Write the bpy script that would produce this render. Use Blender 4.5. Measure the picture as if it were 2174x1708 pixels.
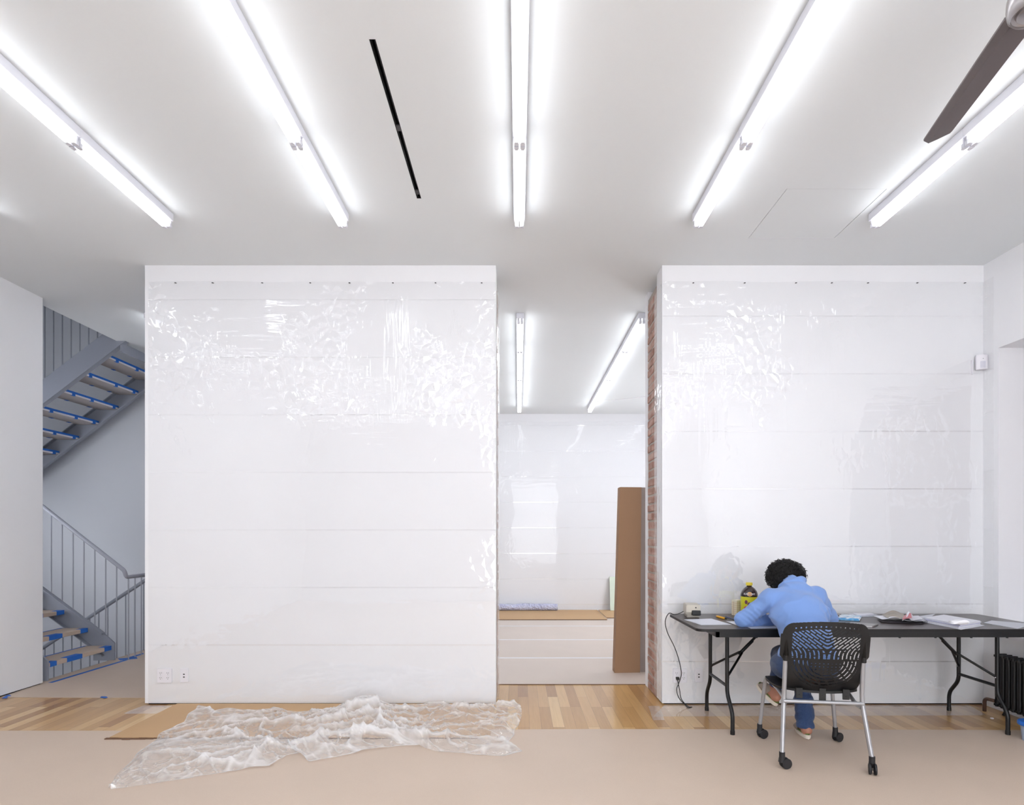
import bpy, bmesh, math, random
import numpy as np
from mathutils import Vector, Matrix
for o in list(bpy.data.objects): bpy.data.objects.remove(o)
S = bpy.context.scene
COL = S.collection
R = math.radians
# ------------------------------------------------------------------ camera, world, exposure
FPX, CX, CY, H = 1250.0, 1100.0, 1134.0, 1.37
cd = bpy.data.cameras.new('camera'); cam = bpy.data.objects.new('camera', cd); COL.objects.link(cam)
cam.location = (0, 0, H); cam.rotation_euler = (R(90), 0, 0)
cd.sensor_fit = 'HORIZONTAL'; cd.sensor_width = 36; cd.lens = 36*FPX/2174
cd.shift_x = -(CX-1087)/2174; cd.shift_y = (CY-854)/2174
cd.clip_start = 0.05; cd.clip_end = 100
S.camera = cam
w = bpy.data.worlds.new('world'); S.world = w; w.use_nodes = True
bg = w.node_tree.nodes['Background']; bg.inputs[0].default_value = (.93, .96, 1, 1); bg.inputs[1].default_value = 5.6
S.view_settings.view_transform = 'Standard'; S.view_settings.look = 'None'
S.view_settings.gamma = 1; S.view_settings.use_curve_mapping = False
S.view_settings.exposure = 0.50
TUBE = 6.4                                   # tube radiance
ZC = 3.537                                    # ceiling height
YW = 4.744                                    # front plane of the dividing wall
YB = 5.37                                     # its rear plane
YF = 10.6                                     # end wall of the rear room

# ------------------------------------------------------------------ helpers
def tag(o, label=None, cat=None, group=None, kind=None):
    if label: o['label'] = label
    if cat: o['category'] = cat
    if group: o['group'] = group
    if kind: o['kind'] = kind
    return o
def empty(name, loc=(0, 0, 0), rz=0, **k):
    o = bpy.data.objects.new(name, None); COL.objects.link(o); o.location = loc
    o.rotation_euler = (0, 0, rz); o.empty_display_size = .05
    return tag(o, **k)
def link(name, me, mat, parent=None, smooth=False, auto=None, **k):
    if mat and not me.materials: me.materials.append(mat)
    o = bpy.data.objects.new(name, me); COL.objects.link(o)
    if parent:
        o.parent = parent
    if smooth:
        me.polygons.foreach_set('use_smooth', [True]*len(me.polygons))
        if auto:
            try: me.set_sharp_from_angle(angle=R(auto))
            except Exception: pass
    return tag(o, **k)
class MB:
    """collects shapes in WORLD or local coordinates, builds one mesh object"""
    def __init__(s, org=(0, 0, 0)): s.bm = bmesh.new(); s.org = Vector(org)
    def box(s, a, b, M=None, bev=0):
        a = Vector(a); b = Vector(b)
        t = bmesh.new(); bmesh.ops.create_cube(t, size=1)
        for v in t.verts:
            v.co = Vector([a[i]+(v.co[i]+.5)*(b[i]-a[i]) for i in range(3)])
        if bev: bmesh.ops.bevel(t, geom=list(t.edges), offset=bev, segments=2, affect='EDGES', profile=.5)
        s._add(t, M); return s
    def _add(s, t, M=None):
        bmesh.ops.recalc_face_normals(t, faces=list(t.faces))
        if M is not None: bmesh.ops.transform(t, matrix=M, verts=t.verts)
        me = bpy.data.meshes.new('tmp'); t.to_mesh(me); t.free(); s.bm.from_mesh(me); bpy.data.meshes.remove(me)
    def prism(s, poly, z0, z1, M=None, bev=0):
        t = bmesh.new()
        vs = [t.verts.new((x, y, z0)) for x, y in poly]; f = t.faces.new(vs)
        r = bmesh.ops.extrude_face_region(t, geom=[f])
        for v in r['geom']:
            if isinstance(v, bmesh.types.BMVert): v.co.z = z1
        if bev:
            es = [e for e in t.edges if abs(e.verts[0].co.z-e.verts[1].co.z) < 1e-6]
            bmesh.ops.bevel(t, geom=es, offset=bev, segments=2, affect='EDGES')
        s._add(t, M); return s
    def tube(s, pts, r, n=12, caps=True, M=None, r2=None):
        pts = [Vector(p) for p in pts]; t = bmesh.new(); rings = []
        up = None; N = len(pts)
        for i, p in enumerate(pts):
            d = (pts[min(i+1, N-1)]-pts[max(i-1, 0)]).normalized()
            if up is None:
                up = Vector((0, 0, 1)) if abs(d.z) < .9 else Vector((1, 0, 0))
            a = (up-d*up.dot(d)).normalized(); up = a; b = d.cross(a)
            rr = r if r2 is None else r+(r2-r)*i/(N-1)
            if isinstance(r, (list, tuple)): rr = r[i]
            rings.append([t.verts.new(p+(a*math.cos(2*math.pi*k/n)+b*math.sin(2*math.pi*k/n))*rr) for k in range(n)])
        for i in range(N-1):
            for k in range(n):
                t.faces.new((rings[i][k], rings[i][(k+1) % n], rings[i+1][(k+1) % n], rings[i+1][k]))
        if caps: t.faces.new(rings[0]); t.faces.new(rings[-1])
        s._add(t, M); return s
    def lathe(s, prof, c=(0, 0, 0), n=32, M=None, sq=1):
        t = bmesh.new(); rings = []
        for (r, z) in prof:
            rings.append([t.verts.new((c[0]+r*math.cos(2*math.pi*k/n), c[1]+r*sq*math.sin(2*math.pi*k/n), c[2]+z)) for k in range(n)])
        for i in range(len(prof)-1):
            for k in range(n):
                t.faces.new((rings[i][k], rings[i][(k+1) % n], rings[i+1][(k+1) % n], rings[i+1][k]))
        for q in (rings[0], rings[-1]):
            try: t.faces.new(q)
            except Exception: pass
        bmesh.ops.remove_doubles(t, verts=t.verts, dist=1e-6)
        s._add(t, M); return s
    def quad(s, ps):
        s.bm.faces.new([s.bm.verts.new(p) for p in ps]); return s
    def ball(s, c, r, sub=2, sc=(1, 1, 1), M=None):
        t = bmesh.new(); bmesh.ops.create_icosphere(t, subdivisions=sub, radius=r)
        for v in t.verts: v.co = Vector((v.co.x*sc[0]+c[0], v.co.y*sc[1]+c[1], v.co.z*sc[2]+c[2]))
        s._add(t, M); return s
    def build(s, name, mat, parent=None, smooth=False, auto=None, world=True, **k):
        """shapes are given in world coordinates unless world=False; stored relative to the parent's place"""
        me = bpy.data.meshes.new(name)
        if world and parent is not None:
            p = parent; Mw = Matrix.Identity(4); ch = []
            while p: ch.append(p); p = p.parent
            for q in reversed(ch): Mw = Mw @ Matrix.LocRotScale(q.location, q.rotation_euler, q.scale)
            bmesh.ops.transform(s.bm, matrix=Mw.inverted(), verts=s.bm.verts)
        org = None
        if parent is None and len(s.bm.verts) and k.get('kind') != 'structure':
            xs = [v.co for v in s.bm.verts]
            org = Vector((sum(v.x for v in xs)/len(xs), sum(v.y for v in xs)/len(xs), min(v.z for v in xs)))
            bmesh.ops.translate(s.bm, vec=-org, verts=s.bm.verts)
        s.bm.to_mesh(me); s.bm.free()
        o = link(name, me, mat, parent, smooth, auto, **k)
        if org: o.location = org
        return o
def np_mesh(name, V, F, mat, parent=None, smooth=True, org=None, **k):
    me = bpy.data.meshes.new(name)
    V = np.asarray(V, dtype=np.float64)
    if parent is not None:
        p = parent; off = Vector((0, 0, 0))
        while p: off += p.location; p = p.parent
        V = V-np.array(off)
    elif org is not None: V = V-np.array(org)
    me.vertices.add(len(V)); me.vertices.foreach_set('co', V.ravel())
    F = np.asarray(F, dtype=np.int32); n = F.shape[1]
    me.loops.add(F.size); me.loops.foreach_set('vertex_index', F.ravel())
    me.polygons.add(len(F)); me.polygons.foreach_set('loop_start', np.arange(len(F), dtype=np.int32)*n)
    me.polygons.foreach_set('loop_total', np.full(len(F), n, dtype=np.int32))
    me.update(); me.validate()
    o = link(name, me, mat, parent, smooth, **k)
    if parent is None and org is not None: o.location = org
    return o
def rounded(pts, r, n=5):
    """round the corners of a 3-D polyline"""
    pts = [Vector(p) for p in pts]; out = [pts[0]]
    for i in range(1, len(pts)-1):
        a, b, c = pts[i-1], pts[i], pts[i+1]
        d = min(r, (a-b).length*.45, (c-b).length*.45)
        p = b+(a-b).normalized()*d; q = b+(c-b).normalized()*d
        for k in range(n+1):
            t = k/n; out.append(p*(1-t)**2+b*2*t*(1-t)+q*t*t)
    out.append(pts[-1]); return out
def rrect(x0, y0, x1, y1, r, n=5):
    P = []
    for cx, cy, a in ((x1-r, y1-r, 0), (x0+r, y1-r, 90), (x0+r, y0+r, 180), (x1-r, y0+r, 270)):
        for k in range(n+1):
            t = R(a+90*k/n); P.append((cx+r*math.cos(t), cy+r*math.sin(t)))
    return P
def catmull(P, n=8):
    P = [Vector(p) for p in P]; Q = [P[0]*2-P[1]]+P+[P[-1]*2-P[-2]]; out = []
    for i in range(1, len(Q)-2):
        a, b, c, d = Q[i-1:i+3]
        for k in range(n):
            t = k/n
            out.append(.5*((2*b)+(c-a)*t+(2*a-5*b+4*c-d)*t*t+(3*b-a-3*c+d)*t**3))
    out.append(P[-1]); return out
def vnoise(x, y, seed=0):
    x = np.asarray(x, float); y = np.asarray(y, float)
    ix = np.floor(x); iy = np.floor(y); fx = x-ix; fy = y-iy
    fx = fx*fx*(3-2*fx); fy = fy*fy*(3-2*fy)
    def h(a, b):
        q = np.sin(a*127.1+b*311.7+seed*74.7)*43758.5453; return q-np.floor(q)
    return (h(ix, iy)*(1-fx)+h(ix+1, iy)*fx)*(1-fy)+(h(ix, iy+1)*(1-fx)+h(ix+1, iy+1)*fx)*fy
def vnoise3(x, y, z, seed=0):
    iz = np.floor(z); f = z-iz; f = f*f*(3-2*f)
    return vnoise(x+iz*17.3, y+iz*9.1, seed)*(1-f)+vnoise(x+(iz+1)*17.3, y+(iz+1)*9.1, seed)*f

# ------------------------------------------------------------------ materials
def srgb(r, g, b):
    f = lambda c: (c/255/12.92) if c/255 <= .04045 else ((c/255+.055)/1.055)**2.4
    return (f(r), f(g), f(b), 1)
class NT:
    def __init__(s, name):
        s.m = bpy.data.materials.new(name); s.m.use_nodes = True; s.t = s.m.node_tree; s.t.nodes.clear()
        s.out = s.n('ShaderNodeOutputMaterial')
    def n(s, ty, ins=None, **a):
        q = s.t.nodes.new(ty)
        for k, v in a.items(): setattr(q, k, v)
        for k, v in (ins or {}).items(): s.set(q, k, v)
        return q
    def set(s, q, k, v):
        if isinstance(v, bpy.types.NodeSocket): s.t.links.new(v, q.inputs[k])
        elif isinstance(v, bpy.types.Node): s.t.links.new(v.outputs[0], q.inputs[k])
        else: q.inputs[k].default_value = v
    def math(s, op, a, b=0.0, c=None, clamp=False):
        q = s.n('ShaderNodeMath', operation=op, use_clamp=clamp); s.set(q, 0, a); s.set(q, 1, b)
        if c is not None: s.set(q, 2, c)
        return q.outputs[0]
    def pos(s, scale=(1, 1, 1), rot=(0, 0, 0)):
        g = s.n('ShaderNodeTexCoord'); mp = s.n('ShaderNodeMapping', {'Vector': g.outputs['Object'], 'Scale': scale, 'Rotation': rot})
        return mp.outputs[0]
    def noise(s, vec, scale, detail=2, rough=.5, dist=0):
        return s.n('ShaderNodeTexNoise', {'Vector': vec, 'Scale': scale, 'Detail': detail, 'Roughness': rough, 'Distortion': dist}).outputs[0]
    def ramp(s, fac, stops):
        q = s.n('ShaderNodeValToRGB', {'Fac': fac}); e = q.color_ramp.elements
        while len(e) < len(stops): e.new(.5)
        for i, (p, c) in enumerate(stops): e[i].position = p; e[i].color = c if len(c) == 4 else (*c, 1)
        return q.outputs[0]
    def mixc(s, f, a, b, bt='MIX'):
        q = s.n('ShaderNodeMix', data_type='RGBA', blend_type=bt); s.set(q, 0, f); s.set(q, 6, a); s.set(q, 7, b); return q.outputs[2]
    def bsdf(s, **k):
        return s.n('ShaderNodeBsdfPrincipled', {a.replace('_', ' '): v for a, v in k.items()})
    def bump(s, h, strength=.3, dist=.01):
        return s.n('ShaderNodeBump', {'Height': h, 'Strength': strength, 'Distance': dist}).outputs[0]
    def done(s, sh): s.t.links.new(sh.outputs[0], s.out.inputs[0]); return s.m
def basic(name, col, rough=.5, metal=0, var=.0, bump=0, scale=40, coat=0):
    t = NT(name); c = srgb(*col)
    v = t.pos(); nz = t.noise(v, scale, 3)
    cc = t.mixc(nz, tuple(x*(1-var) for x in c[:3])+(1,), tuple(min(1, x*(1+var)) for x in c[:3])+(1,))
    b = t.bsdf(Base_Color=cc, Roughness=rough, Metallic=metal, Coat_Weight=coat)
    if bump: t.set(b, 'Normal', t.bump(nz, bump, .003))
    return t.done(b)
M_wall = basic('white_wall_paint', (242, 242, 245), .6, var=.01, bump=.04, scale=180)
M_ceil = basic('matte_ceiling_paint', (228, 231, 233), .8, var=.01, bump=.02, scale=150)
M_jamb = basic('pale_jamb_paint', (225, 224, 228), .55, var=.01)
M_greywall = basic('grey_stair_wall_paint', (205, 207, 214), .7, var=.015, scale=3)
M_shadow = basic('dark_reveal', (45, 43, 45), .8)
M_steelgrey = basic('grey_painted_steel', (152, 156, 168), .42, var=.02)
M_steelrail = basic('pale_grey_painted_rail', (166, 168, 180), .38, var=.02)
M_housing = basic('white_enamel_housing', (228, 228, 236), .35)
M_holder = basic('translucent_white_lampholder', (222, 222, 230), .3, var=.15, scale=300)
M_black = basic('black_powder_coat', (13, 13, 16), .42, var=.05)
M_blackplastic = basic('black_plastic', (9, 8, 10), .48, var=.04)
M_rubber = basic('dark_grey_caster_rubber', (27, 27, 31), .5, var=.06)
M_alu = basic('silver_painted_tube', (170, 170, 174), .33, metal=.55, var=.03)
M_chrome = basic('chrome_screw', (200, 200, 205), .2, metal=1)
M_vent = basic('black_slot_interior', (8, 8, 10), .6)
M_ventgrey = basic('dark_grey_slot_bracket', (62, 60, 64), .5)
M_white = basic('white_plastic', (236, 234, 240), .35)
M_slot = basic('dark_socket_slot', (70, 68, 72), .6)
M_tape = basic('blue_masking_tape', (40, 110, 205), .55, var=.08, scale=60)
M_paper = basic('white_paper', (232, 232, 240), .6, var=.01)
M_sheet2 = basic('pale_grey_paper', (205, 207, 216), .5, var=.02)
M_cord = basic('black_rubber_cord', (22, 21, 24), .45)
M_radiator = basic('black_cast_iron_paint', (8, 9, 15), .42, var=.06)
M_fan = basic('grey_brown_fan_blade', (98, 90, 91), .45, var=.03)
M_fanhub = basic('brushed_nickel_hub', (170, 165, 165), .3, metal=.8, var=.03)
M_skin = basic('warm_skin', (176, 122, 100), .55, var=.04, scale=20)
M_sole = basic('cream_shoe_sole', (226, 216, 204), .6, var=.03)
M_insole = basic('olive_green_insole', (104, 116, 62), .7, var=.05)
M_shoe = basic('taupe_shoe_upper', (150, 136, 124), .7, var=.05)
M_green = basic('pale_green_board', (226, 240, 224), .5, var=.03, scale=12)
M_bubble = None
def mat_tube():
    t = NT('fluorescent_tube_glow')
    e = t.n('ShaderNodeEmission', {'Color': (.92, .96, 1, 1), 'Strength': TUBE}); return t.done(e)
M_tube = mat_tube()
def mat_wood():
    t = NT('maple_strip_floor'); v = t.pos(rot=(0, 0, R(90)))
    br = t.n('ShaderNodeTexBrick', {'Vector': v, 'Color1': (0, 0, 0, 1), 'Color2': (1, 1, 1, 1), 'Mortar': (.5, .5, .5, 1), 'Scale': 1.0,
             'Mortar Size': .0006, 'Mortar Smooth': .1, 'Bias': 0, 'Brick Width': .78, 'Row Height': .083})
    br.offset = .37; br.offset_frequency = 3; br.squash = 1
    g = t.n('ShaderNodeRGBToBW', {'Color': br.outputs['Color']}).outputs[0]
    c = t.ramp(g, [(0, srgb(172, 126, 78)), (.3, srgb(198, 154, 98)), (.7, srgb(214, 172, 114)), (1, srgb(230, 196, 142))])
    st = t.noise(t.pos(scale=(60, 3, 1)), 1.2, 5, .6, .6)
    st2 = t.noise(t.pos(scale=(16, 1.2, 1)), 1.0, 3, .5, 2.5)
    c = t.mixc(.55, c, t.ramp(st, [(.3, (.86, .83, .78)), (.6, (1, 1, 1))]), 'MULTIPLY')
    c = t.mixc(.45, c, t.ramp(st2, [(.35, (.90, .86, .80)), (.6, (1, 1, 1))]), 'MULTIPLY')
    c = t.mixc(br.outputs['Fac'], c, srgb(120, 88, 58))
    b = t.bsdf(Base_Color=c, Roughness=.3, Coat_Weight=.25, Coat_Roughness=.12)
    t.set(b, 'Normal', t.bump(st, .06, .002)); return t.done(b)
M_wood = mat_wood()
def mat_board(name, a, b_, rough=.55, fl=0):
    t = NT(name); n1 = t.noise(t.pos(), 260, 3, .7); n2 = t.noise(t.pos(), 2.2, 3)
    c = t.mixc(n1, srgb(*a), srgb(*b_)); c = t.mixc(.18, c, t.ramp(n2, [(.35, (.82, .82, .82)), (.65, (1, 1, 1))]), 'MULTIPLY')
    if fl:
        wv = t.n('ShaderNodeTexWave', {'Vector': t.pos(), 'Scale': fl, 'Distortion': .2}); wv.bands_direction = 'Z'
        c = t.mixc(.12, c, wv.outputs[0], 'MULTIPLY')
    b = t.bsdf(Base_Color=c, Roughness=rough); t.set(b, 'Normal', t.bump(n1, .05, .001)); return t.done(b)
M_ram = mat_board('tan_floor_protection_paper', (206, 184, 165), (220, 201, 183), .5)
M_ramback = mat_board('pale_floor_protection_paper', (212, 196, 184), (222, 208, 198), .45)
M_card = mat_board('corrugated_cardboard', (196, 158, 116), (208, 172, 130), .65)
M_carddark = mat_board('brown_carton_board', (150, 114, 84), (164, 128, 98), .7)
M_cardedge = mat_board('torn_cardboard_edge', (96, 68, 52), (134, 100, 76), .8)
def mat_tabletop():
    t = NT('dark_walnut_laminate'); n1 = t.noise(t.pos(scale=(4, 70, 4)), 1.5, 4, .6, .4)
    c = t.mixc(n1, srgb(50, 43, 44), srgb(76, 66, 65))
    b = t.bsdf(Base_Color=c, Roughness=.33, Coat_Weight=.15, Coat_Roughness=.25); return t.done(b)
M_top = mat_tabletop()
def mat_brick():
    t = NT('reclaimed_red_brick'); g = t.n('ShaderNodeObjectInfo')
    v = t.pos(); n0 = t.n('ShaderNodeTexNoise', {'Vector': t.pos(scale=(3, 3, 11)), 'Scale': 1.4, 'Detail': 1}).outputs[0]
    n1 = t.noise(v, 45, 4, .7); n2 = t.noise(v, 7, 3)
    c = t.ramp(n0, [(.3, srgb(158, 118, 104)), (.5, srgb(180, 140, 126)), (.68, srgb(200, 170, 158))])
    c = t.mixc(t.ramp(n2, [(.45, (0, 0, 0)), (.75, (.55, .55, .55))]), c, srgb(206, 190, 178))
    c = t.mixc(.35, c, t.ramp(n1, [(.3, (.6, .6, .6)), (.6, (1, 1, 1))]), 'MULTIPLY')
    b = t.bsdf(Base_Color=c, Roughness=.85); t.set(b, 'Normal', t.bump(n1, .5, .004)); return t.done(b)
M_brick = mat_brick()
M_mortar = basic('grey_lime_mortar', (178, 168, 160), .95, var=.1, bump=.6, scale=90)
def mat_film(name, period, z0, fold=0, spec=.06, haze=.06, crink=1.0, horiz=True, shift=0.0, tint=.995):
    """clear polyethylene sheet: transparent, thin gloss, creased"""
    t = NT(name); g = t.n('ShaderNodeTexCoord').outputs['Object']
    sx = t.n('ShaderNodeSeparateXYZ', {'Vector': g})
    off = t.n('ShaderNodeCombineXYZ', {'X': shift, 'Y': shift*.7, 'Z': shift*.3}).outputs[0]
    va = t.n('ShaderNodeVectorMath', {0: g, 1: off}, operation='ADD').outputs[0]
    mp = lambda sc: t.n('ShaderNodeMapping', {'Vector': va, 'Scale': sc}).outputs[0]
    X, Y, Z = sx.outputs
    h = 0.0
    broad = t.noise(mp((1, 1, 1)), 1.1, 2, .5)
    hgt = t.math('MULTIPLY', broad, .020)
    # hanging pleats, only in patches
    pl = t.noise(mp((15, 15, 1.1)), 1.0, 2, .5, .3)
    m1 = t.ramp(t.noise(mp((1, 1, 1)), .95, 2), [(.46, (0, 0, 0)), (.62, (1, 1, 1))])
    hgt = t.math('ADD', hgt, t.math('MULTIPLY', t.math('MULTIPLY', pl, m1), .0075*crink))
    # shallow horizontal ripples in other patches
    hp = t.noise(mp((1.3, 1.3, 13)), 1.0, 2, .5, .4)
    m3 = t.ramp(t.noise(mp((.9, .9, .9)), 1.3, 2), [(.38, (1, 1, 1)), (.5, (0, 0, 0))])
    hgt = t.math('ADD', hgt, t.math('MULTIPLY', t.math('MULTIPLY', hp, m3), .007*crink))
    # crinkles
    vo = t.n('ShaderNodeTexVoronoi', {'Vector': mp((1, 1, .8)), 'Scale': 13}, feature='DISTANCE_TO_EDGE').outputs['Distance']
    m2 = t.ramp(t.noise(mp((1.3, 1.3, 1.3)), 1.2, 3, .6), [(.5, (0, 0, 0)), (.62, (1, 1, 1))])
    hgt = t.math('ADD', hgt, t.math('MULTIPLY', t.math('MULTIPLY', vo, m2), .02*crink))
    fine = t.noise(mp((1, 1, 1)), 42, 2, .5)
    hgt = t.math('ADD', hgt, t.math('MULTIPLY', t.math('MULTIPLY', fine, m2), .0016*crink))
    if horiz:
        msk = t.n('ShaderNodeMapRange', {'Value': Z, 'From Min': 1.85, 'From Max': 2.5, 'To Min': .12, 'To Max': 1.0}).outputs[0]
        hgt = t.math('MULTIPLY', hgt, msk)
        ph = t.math('FRACT', t.math('DIVIDE', t.math('SUBTRACT', Z, z0), period))
        d = t.math('MULTIPLY', t.math('MINIMUM', ph, t.math('SUBTRACT', 1.0, ph)), period)
        cr = t.math('SUBTRACT', 1.0, t.math('DIVIDE', d, .007), clamp=True)
    nrm = t.bump(hgt, 1.0, 1.0)
    gl = t.n('ShaderNodeBsdfGlossy', {'Color': (1, 1, 1, 1), 'Roughness': .025, 'Normal': nrm})
    tr = t.n('ShaderNodeBsdfTransparent', {'Color': (tint, tint, tint, 1)})
    df = t.n('ShaderNodeBsdfDiffuse', {'Color': (.99, .99, 1, 1)})
    lw = t.n('ShaderNodeLayerWeight', {'Blend': .25, 'Normal': nrm}).outputs['Facing']
    hz = t.math('ADD', haze, t.math('MULTIPLY', lw, haze*2.0), clamp=True)
    if fold:
        at = t.n('ShaderNodeAttribute', attribute_name='fold').outputs['Fac']; hz = t.math('ADD', hz, t.math('MULTIPLY', at, fold), clamp=True)
    if horiz: hz = t.math('ADD', hz, t.math('MULTIPLY', cr, .09), clamp=True)
    tl = t.n('ShaderNodeBsdfTranslucent', {'Color': (.97, .97, .99, 1)})
    sc_ = t.n('ShaderNodeMixShader', {0: .35 if fold else .05, 1: df, 2: tl})
    m = t.n('ShaderNodeMixShader', {0: hz, 1: tr, 2: sc_})
    fc_ = t.n('ShaderNodeLayerWeight', {'Blend': .5, 'Normal': nrm}).outputs['Facing']
    f = t.math('ADD', t.math('MULTIPLY', t.math('POWER', fc_, 4.0), .35), spec, clamp=True)
    if horiz: f = t.math('ADD', f, t.math('MULTIPLY', cr, .22), clamp=True)
    m2_ = t.n('ShaderNodeMixShader', {0: f, 1: m, 2: gl})
    t.t.links.new(m2_.outputs[0], t.out.inputs[0]); return t.m
M_filmL = mat_film('clear_wall_film_left', .463, .0, crink=1.6, spec=.10, shift=3.1)
M_filmR = mat_film('clear_wall_film_right', .463, .33, crink=1.6, spec=.10, shift=9.4)
M_filmB = mat_film('clear_wall_film_rear', .46, .1, spec=.02, shift=5.0, crink=.7)
M_filmF = mat_film('crumpled_clear_film', 1, 0, fold=.85, spec=.10, haze=.09, crink=1.3, horiz=False, shift=1.7)
M_filmS = mat_film('clear_floor_film', 1, 0, spec=.08, haze=.12, crink=.5, horiz=False, shift=4.4)
def mat_cloth(name, c1, c2, sc=500, rough=.9, fold=.2):
    t = NT(name); n1 = t.noise(t.pos(), sc, 2, .7); n2 = t.noise(t.pos(), 9, 3)
    c = t.mixc(n1, srgb(*c1), srgb(*c2))
    b = t.bsdf(Base_Color=c, Roughness=rough); h = t.math('ADD', t.math('MULTIPLY', n2, 3.0), n1)
    b.inputs['Sheen Weight'].default_value = .25
    t.set(b, 'Normal', t.bump(h, fold, .004)); return t.done(b)
M_shirt = mat_cloth('light_blue_jersey', (112, 146, 208), (132, 165, 222))
M_jeans = mat_cloth('washed_blue_denim', (22, 38, 74), (62, 88, 132), 240, .9, .45)
M_hair = basic('black_curly_hair', (18, 15, 15), .45, var=.1, scale=90)

# ------------------------------------------------------------------ structure
def slab(name, xs, ys, z0, z1, mat, hole=lambda x, y: False, **k):
    mb = MB()
    for i in range(len(xs)-1):
        for j in range(len(ys)-1):
            if not hole((xs[i]+xs[i+1])/2, (ys[j]+ys[j+1])/2):
                mb.box((xs[i], ys[j], z0), (xs[i+1], ys[j+1], z1))
    bmesh.ops.remove_doubles(mb.bm, verts=mb.bm.verts, dist=1e-5)
    dead = [f for f in mb.bm.faces if 0]
    return mb.build(name, mat, kind='structure', **k)
XL, XR, YN = -4.36, 3.75, -2.6
XS = -4.44                     # edge of the floor at the stairwell
fl = MB().box((XS, YN, -.25), (4.3, YF+.1, 0)).build('floor', M_wood, kind='structure')
VX0, VX1, VY0, VY1 = -.653, -.625, 2.578, 3.80
PX0, PX1, PY0, PY1 = 1.685, 2.315, 3.694, 4.31
def chole(x, y): return (VX0 < x < VX1 and VY0 < y < VY1) or (PX0 < x < PX1 and PY0 < y < PY1)
ceil = slab('ceiling', [-4.5, VX0, VX1, PX0, PX1, 4.3], [YN, VY0, PY0, VY1, PY1, YF+.1], ZC, ZC+.3, M_ceil, chole)
g = .004
MB().box((PX0+g, PY0+g, ZC+.001), (PX1-g, PY1-g, ZC+.02)).build('access_panel', M_ceil, ceil)
MB().box((PX0, PY0, ZC+.02), (PX1, PY1, ZC+.05)).build('access_panel_frame', M_ventgrey, ceil)
def grid_wall(name, axis, c0, c1, us, zs, mat, hole=lambda u, z: False, parent=None):
    mb = MB()
    for i in range(len(us)-1):
        for j in range(len(zs)-1):
            if hole((us[i]+us[i+1])/2, (zs[j]+zs[j+1])/2): continue
            if axis == 'x': mb.box((c0, us[i], zs[j]), (c1, us[i+1], zs[j+1]))
            else: mb.box((us[i], c0, zs[j]), (us[i+1], c1, zs[j+1]))
    return mb.build(name, mat, kind='structure')
# left wall stops at the stair
wl = MB().box((XS-.06, YN, .012), (XL, 5.40, ZC)).build('wall_left', M_wall, kind='structure')
MB().box((XS-.05, YN, 0), (XL-.012, 5.39, .012)).build('shadow_gap', M_shadow, wl)
# right wall with window niche
NY0, NY1, NZ0, NZ1 = 2.9, 4.596, .60, 2.826
wr = grid_wall('wall_right', 'x', XR, 4.25, [YN, NY0, NY1, 7.4, 9.4, YF], [0, NZ0, NZ1, ZC], M_wall, lambda u, z: (NY0 < u < NY1 or 7.4 < u < 9.4) and NZ0 < z < NZ1)
MB().box((YN, 0, 0), (0, 0, 0)) if 0 else None
# dividing wall: two blocks with brick jambs
LX0, LX1 = -3.007, -.179
RX0 = 1.16
wcl = MB()
wcl.box((LX0, YW, .012), (LX1, YW+.18, ZC)).box((LX0, YW+.18, 0), (LX1-.06, YB-.10, ZC)).box((LX0, YB-.10, 0), (LX1, YB, ZC))
wcl = wcl.build('wall_center_left', M_wall, kind='structure')
MB().box((LX0+.02, YW+.015, 0), (LX1-.02, YW+.17, .012)).build('shadow_gap', M_shadow, wcl)
wcr = MB()
wcr.box((RX0, YW, .012), (XR, YW+.18, ZC)).box((RX0+.06, YW+.18, 0), (XR, YB-.10, ZC)).box((RX0, YB-.10, 0), (XR, YB, ZC))
wcr = wcr.build('wall_center_right', M_wall, kind='structure')
MB().box((RX0+.02, YW+.015, 0), (XR, YW+.17, .012)).build('shadow_gap', M_shadow, wcr)
def bricks(side, x, parent):
    rnd = random.Random(side*7+3)
    b = MB(); m = MB()
    s = -side                        # side +1: right jamb, bricks face -x
    y0, y1 = YW+.185, YB-.105
    m.box((min(x+side*.005, x+side*.06), y0, 0), (max(x+side*.005, x+side*.06), y1, 3.46))
    z = .004; k = 0
    while z < 3.43:
        hgt = .060
        cuts = [y0, y0+.11, y1] if k % 2 else [y0, y0+.20, y1]
        if k % 3 == 2: cuts = [y0, y0+.16, y1]
        for a, c in zip(cuts[:-1], cuts[1:]):
            out = rnd.uniform(-.003, .005)
            xa, xb = x+s*out, x+side*.05
            dz = rnd.uniform(-.003, .003)
            b.box((min(xa, xb), a+.004, z+dz), (max(xa, xb), c-.005, z+hgt+dz), bev=.007)
        z += .0745; k += 1
    for v in b.bm.verts:
        v.co.x += (vnoise(v.co.y*60, v.co.z*60, 5)-.5)*.005; v.co.z += (vnoise(v.co.y*50, v.co.z*70, 9)-.5)*.004
    b.build('brick_jamb', M_brick, parent, label='exposed red brick'); m.build('mortar', M_mortar, parent)
bricks(+1, RX0, wcr); bricks(-1, LX1, wcl)
# rear room
wb = MB().box((-3.2, YF, 0), (4.25, YF+.15, ZC)).build('wall_back', M_wall, kind='structure')
grid_wall('wall_back_left', 'x', LX0-.1, LX0, [YB, 6.4, 9.8, YF], [0, ZC], M_wall)
ADDED_FW = [(-.36, 2.85)]; FZ0, FZ1 = .15, 3.3  # opening for the added window behind the camera
grid_wall('wall_front', 'y', YN-.15, YN, [XS-.06, -.36, 2.85, 4.25], [-.2, FZ0, FZ1, ZC+.3], M_wall, lambda u, z: FZ0 < z < FZ1 and any(a < u < b for a, b in ADDED_FW))
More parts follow.
